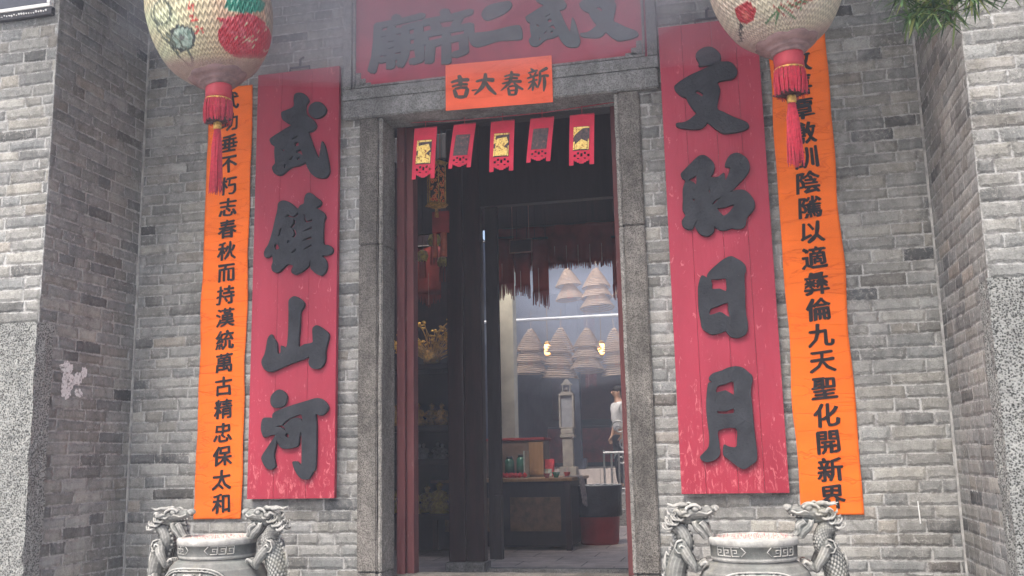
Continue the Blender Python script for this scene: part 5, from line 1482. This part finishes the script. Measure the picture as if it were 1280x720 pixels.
t = thing('red_packet_bag', 'red printed bag standing on the hall table beside the wooden box', 'bag', (-.72, 5.15, .88))
b = bmesh.new(); box(b, -.075, .075, -.04, .04, 0, .20, 0, .01)
for v in b.verts:
    if v.co.z > .1: v.co.x *= 1.15; v.co.y *= .5
obj('body', b, simple('red_printed_bag', (.62, .06, .08), .5, .5, 16), t, True)
b = bmesh.new(); box(b, -.07, .06, -.047, -.041, .005, .09); obj('white_print', b, simple('white_green_print', (.5, .55, .5), .5, .6, 26), t)
r_ = random.Random(8)
for i in range(9):
    b = bmesh.new(); c = Vector((0, 0, .028)); ball(b, c, .030, 1, 1, .9)
    tube(b, [c + Vector((0, 0, .022)), c + Vector((.004, 0, .036))], .003, 4)
    o = obj('fruit', b, simple('red_fruit', (.55, .03, .04), .35, .2, 12) if i == 0 else bpy.data.materials['red_fruit'], None, True)
    o.location = (-1.17 + .055 * (i % 6) + r_.uniform(-.008, .008), 4.72 + .07 * (i // 6), .881)
    o['group'] = 'red fruits laid out on the hall table'; tag(o, 'round red fruit, ' + ('first', 'second', 'third', 'fourth', 'fifth', 'sixth')[i % 6] + ' from the left in the ' + ('front' if i < 6 else 'back') + ' row on the hall table', 'fruit')

for i, (x, y, s_, m) in enumerate(((-.52, 4.62, .05, 'green'), (-.44, 4.86, .045, 'red'), (-.60, 4.50, .04, 'red'))):
    t = thing('offering_cup', ('small green cup near the front right corner of the hall table', 'small red cup behind the green one on the hall table', 'tiny red cup at the very front of the hall table')[i], 'cup', (x, y, .881), group='little cups on the hall table')
    b = bmesh.new(); lathe(b, [(s_ * .5, 0), (s_ * .55, s_ * .2), (s_ * .9, s_ * 1.2), (s_ * .8, s_ * 1.2), (s_ * .4, s_ * .3)], n=16); obj('bowl', b, M['green_glass'] if m == 'green' else M['red_plastic'], t, True)
    b = bmesh.new(); tube(b, [(0, 0, s_ * .3), (.004, 0, s_ * 2.4)], .003, 4); obj('incense_stick', b, M['stub'], t)
# ---- bin
t = thing('waste_bin', 'red plastic bin lined with a black bag beside the hall table', 'bin', (-.145, 5.2, FZ))
b = bmesh.new(); lathe(b, [(.01, .0), (.212, .002), (.222, .04), (.256, .63), (.262, .64), (.250, .642), (.215, .06), (.01, .05)], n=48)
obj('bucket', b, M['red_plastic'], t, True)
b = bmesh.new()
lathe(b, [(.243, .62), (.252, .650), (.268, .655), (.272, .640), (.268, .50), (.262, .34), (.266, .315), (.258, .31)], n=60, cap=False, wob=lambda t_, z: 1 + .012 * math.sin(t_ * 9 + z * 20) + .008 * math.sin(t_ * 23))
obj('bag', b, M['black_plastic'], t, True)
b = bmesh.new(); tube(b, [(.262 * math.cos(q * .105), .262 * math.sin(q * .105), .658 + .004 * math.sin(q * 2)) for q in range(60)] + [(.262, 0, .658)], .005, 5)
obj('rim_edge', b, simple('white_rim_edge', (.7, .72, .74), .3, .4, 30), t)  # white ring laid along the rim of the bin
b = bmesh.new()
for i in range(26): ball(b, (r_.uniform(-.17, .17), r_.uniform(-.17, .17), .54 + r_.uniform(0, .07)), .045, 1.3, 1, .5, 7, 5)
o = obj('rubbish', b, simple('mixed_litter', (.12, .10, .10), .8, .9, 40), t); o['kind'] = 'stuff'

# ---- metal barrier and scroll stand beyond the bin
t = thing('metal_barrier', 'short pale steel barrier with upright bars beyond the bin', 'barrier', (-.42, 8.7, .55))
b = bmesh.new(); tube(b, [(-.13, 0, .60), (.34, .05, .60)], .022, 8); tube(b, [(-.13, 0, .06), (.34, .05, .06)], .016, 8); obj('rail', b, M['silver'], t)
for i in range(5):
    b = bmesh.new(); x = -.12 + .112 * i; tube(b, [(x, .01 * i, 0), (x, .01 * i, .59 + (.05 if i == 0 else 0))], .016, 8); obj('bar', b, M['silver'], t)
t = thing('scroll_stand', 'silvery wrought scroll ornament on a stand in front of the person in white', 'ornament', (-.30, 9.0, .55))
b = bmesh.new()
for c, s in (((-.03, 0, .98), 1), ((.06, 0, .72), -1), ((-.01, 0, .50), 1)):
    tube(b, [(c[0] + s * (.012 + .0065 * q) * math.cos(q * .55), .0, c[2] + (.012 + .0065 * q) * math.sin(q * .55)) for q in range(18)], .014, 6)
obj('scroll', b, M['silver'], t, True)
b = bmesh.new(); tube(b, [(.02, .01, 0), (.02, .01, .9)], .014, 8); lathe(b, [(.11, 0), (.11, .02), (.02, .03)], .02, .01, 16); obj('pole', b, M['silver'], t)

# ---- carved sandstone incense post far back
t = thing('stone_stele', 'tall worn sandstone post with framed panel standing in the rear court', 'stone post', (-1.83, 13.0, .55))
b = bmesh.new(); box(b, -.20, .20, -.16, .16, .0, .14, 0, .02); box(b, -.17, .17, -.14, .14, .14, .36, 0, .02); obj('foot', b, M['stele'], t)
b = bmesh.new(); box(b, -.105, .105, -.09, .09, .361, .92, 0, .015); obj('shaft', b, M['stele'], t)
b = bmesh.new(); box(b, -.145, .145, -.12, .12, .922, .985, 0, .015); box(b, -.125, .125, -.11, .11, .985, 1.10, 0, .02); obj('collar', b, M['stele'], t)
b = bmesh.new()
for (x0, x1, z0, z1) in ((-.15, -.115, 1.10, 1.75), (.115, .15, 1.10, 1.75), (-.15, .15, 1.752, 1.79), (-.15, .15, 1.10, 1.13)): box(b, x0, x1, -.11, .05, z0, z1, 0, .006)
obj('panel_frame', b, M['stele'], t)
b = bmesh.new(); box(b, -.114, .114, -.06, .05, 1.131, 1.75); obj('panel', b, simple('grey_slate_panel', (.20, .20, .21), .6, .2), t)
b = bmesh.new(); box(b, -.11, .11, -.07, .07, 1.795, 1.83); box(b, -.085, -.065, -.06, .06, 1.83, 1.96); box(b, .065, .085, -.06, .06, 1.83, 1.96); box(b, -.11, .11, -.07, .07, 1.962, 1.985); lathe(b, [(.09, 1.987), (.05, 2.05), (.01, 2.09)], n=4); ball(b, (0, 0, 1.88), .035)
obj('lantern_head', b, M['stele'], t)

# ---- steel pipe from which the coils hang
b = bmesh.new(); tube(b, [(-3.24, 8.62, 3.235), (3.24, 8.62, 3.235)], .024, 10)
tag(obj('hanging_rail', b, simple('pale_pipe', (.70, .72, .74), .4, .1)), 'pale horizontal pipe spanning the courtyard above the lower incense coils', 'pipe')
b = bmesh.new(); tube(b, [(-3.24, 9.4, 4.72), (3.24, 9.4, 4.72)], .02, 8)
tag(obj('hanging_rail', b, M['iron']), 'dark horizontal pipe high above the upper incense coils', 'pipe')

# ---- incense coils: nested cones of spiral, as tiers hung one below the other
def coil(h, R, tiers, label, grp='incense coils hanging in the smoky courtyard'):
    t = thing('incense_coil', label, 'incense coil', (0, 0, 0), group=grp)
    for k in range(tiers):
        top = -k * h * .66 / max(1, tiers) * 1.45
        hh = h * (.62 if tiers > 1 else 1.0)
        b = bmesh.new(); pts = []; turns = 11
        for q in range(turns * 26):
            f = q / (turns * 26); th = 2 * math.pi * turns * f
            rr = (.10 + .90 * f ** .85) * R * (.82 + .09 * k)
            pts.append((rr * math.cos(th), rr * math.sin(th), top - hh * f))
        tube(b, pts, .0115, 5)
        obj('spiral', b, M['coil'], t)
    b = bmesh.new(); tube(b, [(0, 0, 0), (0, 0, .30)], .004, 4)
    for q in range(4):
        a_ = q * math.pi / 2 + .4; tube(b, [(0, 0, .01), (R * .8 * math.cos(a_), R * .8 * math.sin(a_), -h * .6)], .003, 4)
    obj('wire', b, M['coil'], t)
    # paper wish tag in the middle
    b = bmesh.new(); box(b, -.05, .05, -.004, .004, -h - .02, -h + .16); obj('wish_tag', b, simple('pinkish_tag', (.72, .33, .24), .7, .2), t)
    return t
c2 = coil(.52, .28, 2, 'x'); c3 = coil(.58, .28, 3, 'x'); c4 = coil(.63, .28, 3, 'x')
used = set()
spots = [  # proto, x, y, ztop, label
 (c3, -1.68, 8.95, 3.13, 'pale brown incense coil, leftmost of the lower row under the pipe'),
 (c4, -1.21, 9.05, 3.14, 'pale brown incense coil, second from the left in the lower row'),
 (c3, -.77, 8.95, 3.10, 'pale brown incense coil, third from the left in the lower row'),
 (c4, -.36, 9.05, 3.09, 'pale brown incense coil, fourth in the lower row, by the right door post'),
 (c2, -1.14, 9.40, 4.17, 'pale brown incense coil of two tiers, left one of the upper pair'),
 (c3, -.66, 9.40, 4.14, 'pale brown incense coil of three tiers, right one of the upper pair'),
 (c4, .10, 9.05, 3.10, 'pale brown incense coil, fifth in the lower row, behind the right door jamb'),
 (c2, -.15, 9.40, 4.15, 'pale brown incense coil of the upper row behind the right door jamb'),
]
for (pr, x, y, z, lab) in spots:
    o = pr if id(pr) not in used else copy_tree(pr); used.add(id(pr))
    o.location = (x, y, z); o.rotation_euler = (U(-.10, .10), U(-.10, .10), U(0, 6)); o.scale = (U(.93, 1.07),) * 2 + (U(.92, 1.05),); o['label'] = lab
for (x, z, lab) in ((-1.52, 2.86, 'small glowing amber lamp between the first and second lower incense coils'), (-.63, 2.83, 'small glowing amber lamp between the third and fourth lower incense coils')):
    t = thing('oil_lamp', lab, 'lamp', (x, 9.5, z), group='small glowing lamps among the incense coils')
    b = bmesh.new(); lathe(b, [(.02, -.10), (.05, -.08), (.058, 0), (.05, .07), (.02, .09)], n=16); obj('glass', b, M['flame'], t, True)
    b = bmesh.new(); lathe(b, [(.055, .075), (.06, .10), (.015, .13)], n=16); tube(b, [(0, 0, .13), (0, 0, 4.72 - z)], .003, 4); lathe(b, [(.045, -.10), (.05, -.12), (.01, -.14)], n=16); obj('cap', b, M['gilt'], t)

# ---- person in white in the courtyard, side on, mostly hidden by the door jamb
def skinned(name, verts, edges, radii, mat, parent=None, sub=2):
    me = bpy.data.meshes.new(name); me.from_pydata(verts, edges, []); o = link(bpy.data.objects.new(name, me), parent)
    md = o.modifiers.new('s', 'SKIN')
    for i, r in enumerate(radii): me.skin_vertices[0].data[i].radius = (r if isinstance(r, tuple) else (r, r))
    me.skin_vertices[0].data[0].use_root = True
    ms = o.modifiers.new('u', 'SUBSURF'); ms.levels = ms.render_levels = sub
    bpy.context.view_layer.update()
    nm = bpy.data.meshes.new_from_object(o.evaluated_get(bpy.context.evaluated_depsgraph_get())); o.modifiers.clear(); o.data = nm
    for p in nm.polygons: p.use_smooth = True
    nm.materials.clear(); nm.materials.append(mat); return o
P = thing('person', 'person in white shirt standing side-on in the courtyard, partly hidden by the right door jamb', 'person', (-.42, 9.9, .55), rz=math.radians(-60))
# faces local -y; height 1.66
V_ = [(0, 0, .90), (0, .01, 1.05), (0, .01, 1.22), (0, .0, 1.36), (0, -.01, 1.44), (0, -.025, 1.50), (0, -.035, 1.57), (0, -.03, 1.63)]
R_ = [(.15, .11), (.135, .10), (.15, .11), (.14, .09), (.055, .055), (.05, .055), (.075, .09), (.065, .08)]
E_ = [(i, i + 1) for i in range(7)]
for s in (-1, 1):
    i0 = len(V_); V_ += [(s * .09, 0, .82), (s * .10, -.01, .48), (s * .10, .02, .10), (s * .11, -.03, .035), (s * .115, -.13, .03)]
    R_ += [.085, .058, .040, .042, .035]; E_ += [(0, i0)] + [(i0 + k, i0 + k + 1) for k in range(4)]
    i0 = len(V_); V_ += [(s * .17, 0, 1.37), (s * .225, .015, 1.10), (s * .215, -.05, .90), (s * .21, -.075, .845)]
    R_ += [.052, .040, .028, .026]; E_ += [(3, i0)] + [(i0 + k, i0 + k + 1) for k in range(3)]
    for k in range(4):      # fingers, bent
        j = len(V_); fx = s * .19 + (k - 1.5) * .017; L4 = (.060, .070, .066, .052)[k]
        fy = -.085 + (k - 1.5) * .014; fx = s * .208; V_ += [(fx, fy, .80), (fx - s * .006, fy - .004, .80 - L4 * .6), (fx - s * .02, fy - .008, .80 - L4 * .9)]; R_ += [.009, .008, .007]
        E_ += [(i0 + 3, j), (j, j + 1), (j + 1, j + 2)]
    j = len(V_); V_ += [(s * .20, -.115, .825), (s * .195, -.135, .79)]; R_ += [.010, .008]; E_ += [(i0 + 3, j), (j, j + 1)]
body = skinned('body', V_, E_, R_, M['skin'], P)
SV = [(0, 0, .92), (0, .01, 1.05), (0, .01, 1.22), (0, 0, 1.37), (0, -.012, 1.425)]; SR = [(.178, .135), (.165, .13), (.175, .135), (.16, .11), (.075, .07)]; SE = [(i, i + 1) for i in range(4)]
for s in (-1, 1):
    i0 = len(SV); SV += [(s * .175, 0, 1.365), (s * .222, .01, 1.20), (s * .228, 0, 1.09)]; SR += [.072, .068, .066]; SE += [(3, i0), (i0, i0 + 1), (i0 + 1, i0 + 2)]
skinned('shirt', SV, SE, SR, M['white_cloth'], P)
TV = [(0, 0, .93), (0, 0, .86)]; TR = [(.165, .125), (.16, .125)]; TE = [(0, 1)]
for s in (-1, 1):
    i0 = len(TV); TV += [(s * .092, 0, .78), (s * .10, -.005, .48), (s * .102, .02, .09)]; TR += [.105, .078, .064]; TE += [(1, i0), (i0, i0 + 1), (i0 + 1, i0 + 2)]
skinned('trousers', TV, TE, TR, M['trouser'], P)
b = bmesh.new()
for s in (-1, 1): ball(b, (s * .113, -.06, .035), .05, .95, 2.5, .75)
obj('shoes', b, M['shoe'], P, True)
b = bmesh.new(); ball(b, (0, -.012, 1.625), .088, .95, 1.12, .82); ball(b, (0, .035, 1.57), .07, 1, .75, 1.1)
obj('hair', b, M['hair'], P, True)
b = bmesh.new()
for s in (-1, 1): ball(b, (s * .028, -.112, 1.595), .009); ball(b, (s * .074, -.03, 1.575), .018, .4, 1, 1.4)
ball(b, (0, -.128, 1.572), .013, .8, 1.2, 1.6); ball(b, (0, -.112, 1.538), .016, 1.4, .5, .35)
obj('face', b, M['skin'], P, True)

# dim altar and red hangings right at the back of the rear hall
t = thing('rear_altar', 'dim red-fronted altar at the far end of the rear hall', 'altar', (-2.0, 18.6, .85))
b = bmesh.new(); box(b, -1.6, 2.6, -.4, .4, 0, 1.0, 0, .02); obj('table', b, M['wood_dark'], t)
b = bmesh.new(); box(b, -1.5, 2.5, -.43, -.405, .1, .95); obj('front_cloth', b, M['red_cloth'], t)
b = bmesh.new(); box(b, -1.7, 2.7, .35, .5, 1.2, 3.2); obj('back_screen', b, simple('dark_crimson_screen', (.12, .03, .03), .8, .4, 3), t)
for i, x in enumerate((-1.55, -.75)):
    hang_cloth(x - .12, x + .12, 2.75, 4.4, 14.5, 'long dim red pennant hanging in the rear hall, ' + ('left one of two' if i == 0 else 'right one of two'), 20 + i, fr=.2)

# ================================================================== AIR
HAZE = 0.0062
def volume(name, dens, c, label=None, aniso=.3):
    m = bpy.data.materials.new(name); m.use_nodes = True; n_ = m.node_tree; n_.nodes.remove(n_.nodes['Principled BSDF'])
    v = n_.nodes.new('ShaderNodeVolumePrincipled'); v.inputs['Color'].default_value = (*c, 1); v.inputs['Density'].default_value = dens; v.inputs['Anisotropy'].default_value = aniso
    n_.links.new(v.outputs[0], n_.nodes['Material Output'].inputs['Volume']); return m
b = bmesh.new(); box(b, -42, 42, -42, 24, GZ - 1.3, 7.0)
o = obj('haze', b, volume('air_haze', HAZE, (.78, .85, 1.0))); o['kind'] = 'stuff'
tag(o, 'thin bluish incense haze filling the air')
# incense smoke, densest under the eaves and in the courtyard
def smoke(c, r, dens, label):
    b = bmesh.new(); bmesh.ops.create_icosphere(b, subdivisions=4, radius=1)
    for v in b.verts:
        d = 1 + .22 * mnoise.fractal(v.co * 1.4 + Vector(c), .9, 2, 3)
        v.co = Vector((v.co.x * r[0] * d, v.co.y * r[1] * d, v.co.z * r[2] * d))
    o = obj('smoke', b, volume('incense_smoke', dens, (.80, .87, 1.0)), None, True); o.location = c
    o['kind'] = 'stuff'; tag(o, label, 'smoke'); return o
smoke((-.25, -.70, 4.30), (2.5, .60, .95), .27, 'bluish smoke drifting in front of the name plaque and under the eaves')
smoke((-.85, -.62, 4.15), (1.35, .55, .62), .16, 'denser bluish smoke left of the middle of the name plaque')
smoke((1.35, -.50, 4.00), (.85, .40, .60), .30, 'bluish smoke between the right red board and the right lantern')
smoke((-.9, 10.6, 3.6), (1.9, 1.2, 1.1), .26, 'pale blue smoke around the incense coils in the courtyard')
smoke((-.8, 8.0, 3.0), (1.5, .5, 1.0), .26, 'thin smoke in front of the incense coils')
smoke((-.9, 15.5, 2.4), (2.2, 1.6, 1.3), .06, 'dim smoke drifting in the rear hall')
smoke((-.6, 4.2, 1.6), (1.9, 1.6, 1.3), .045, 'faint smoke hanging in the front hall around the table')
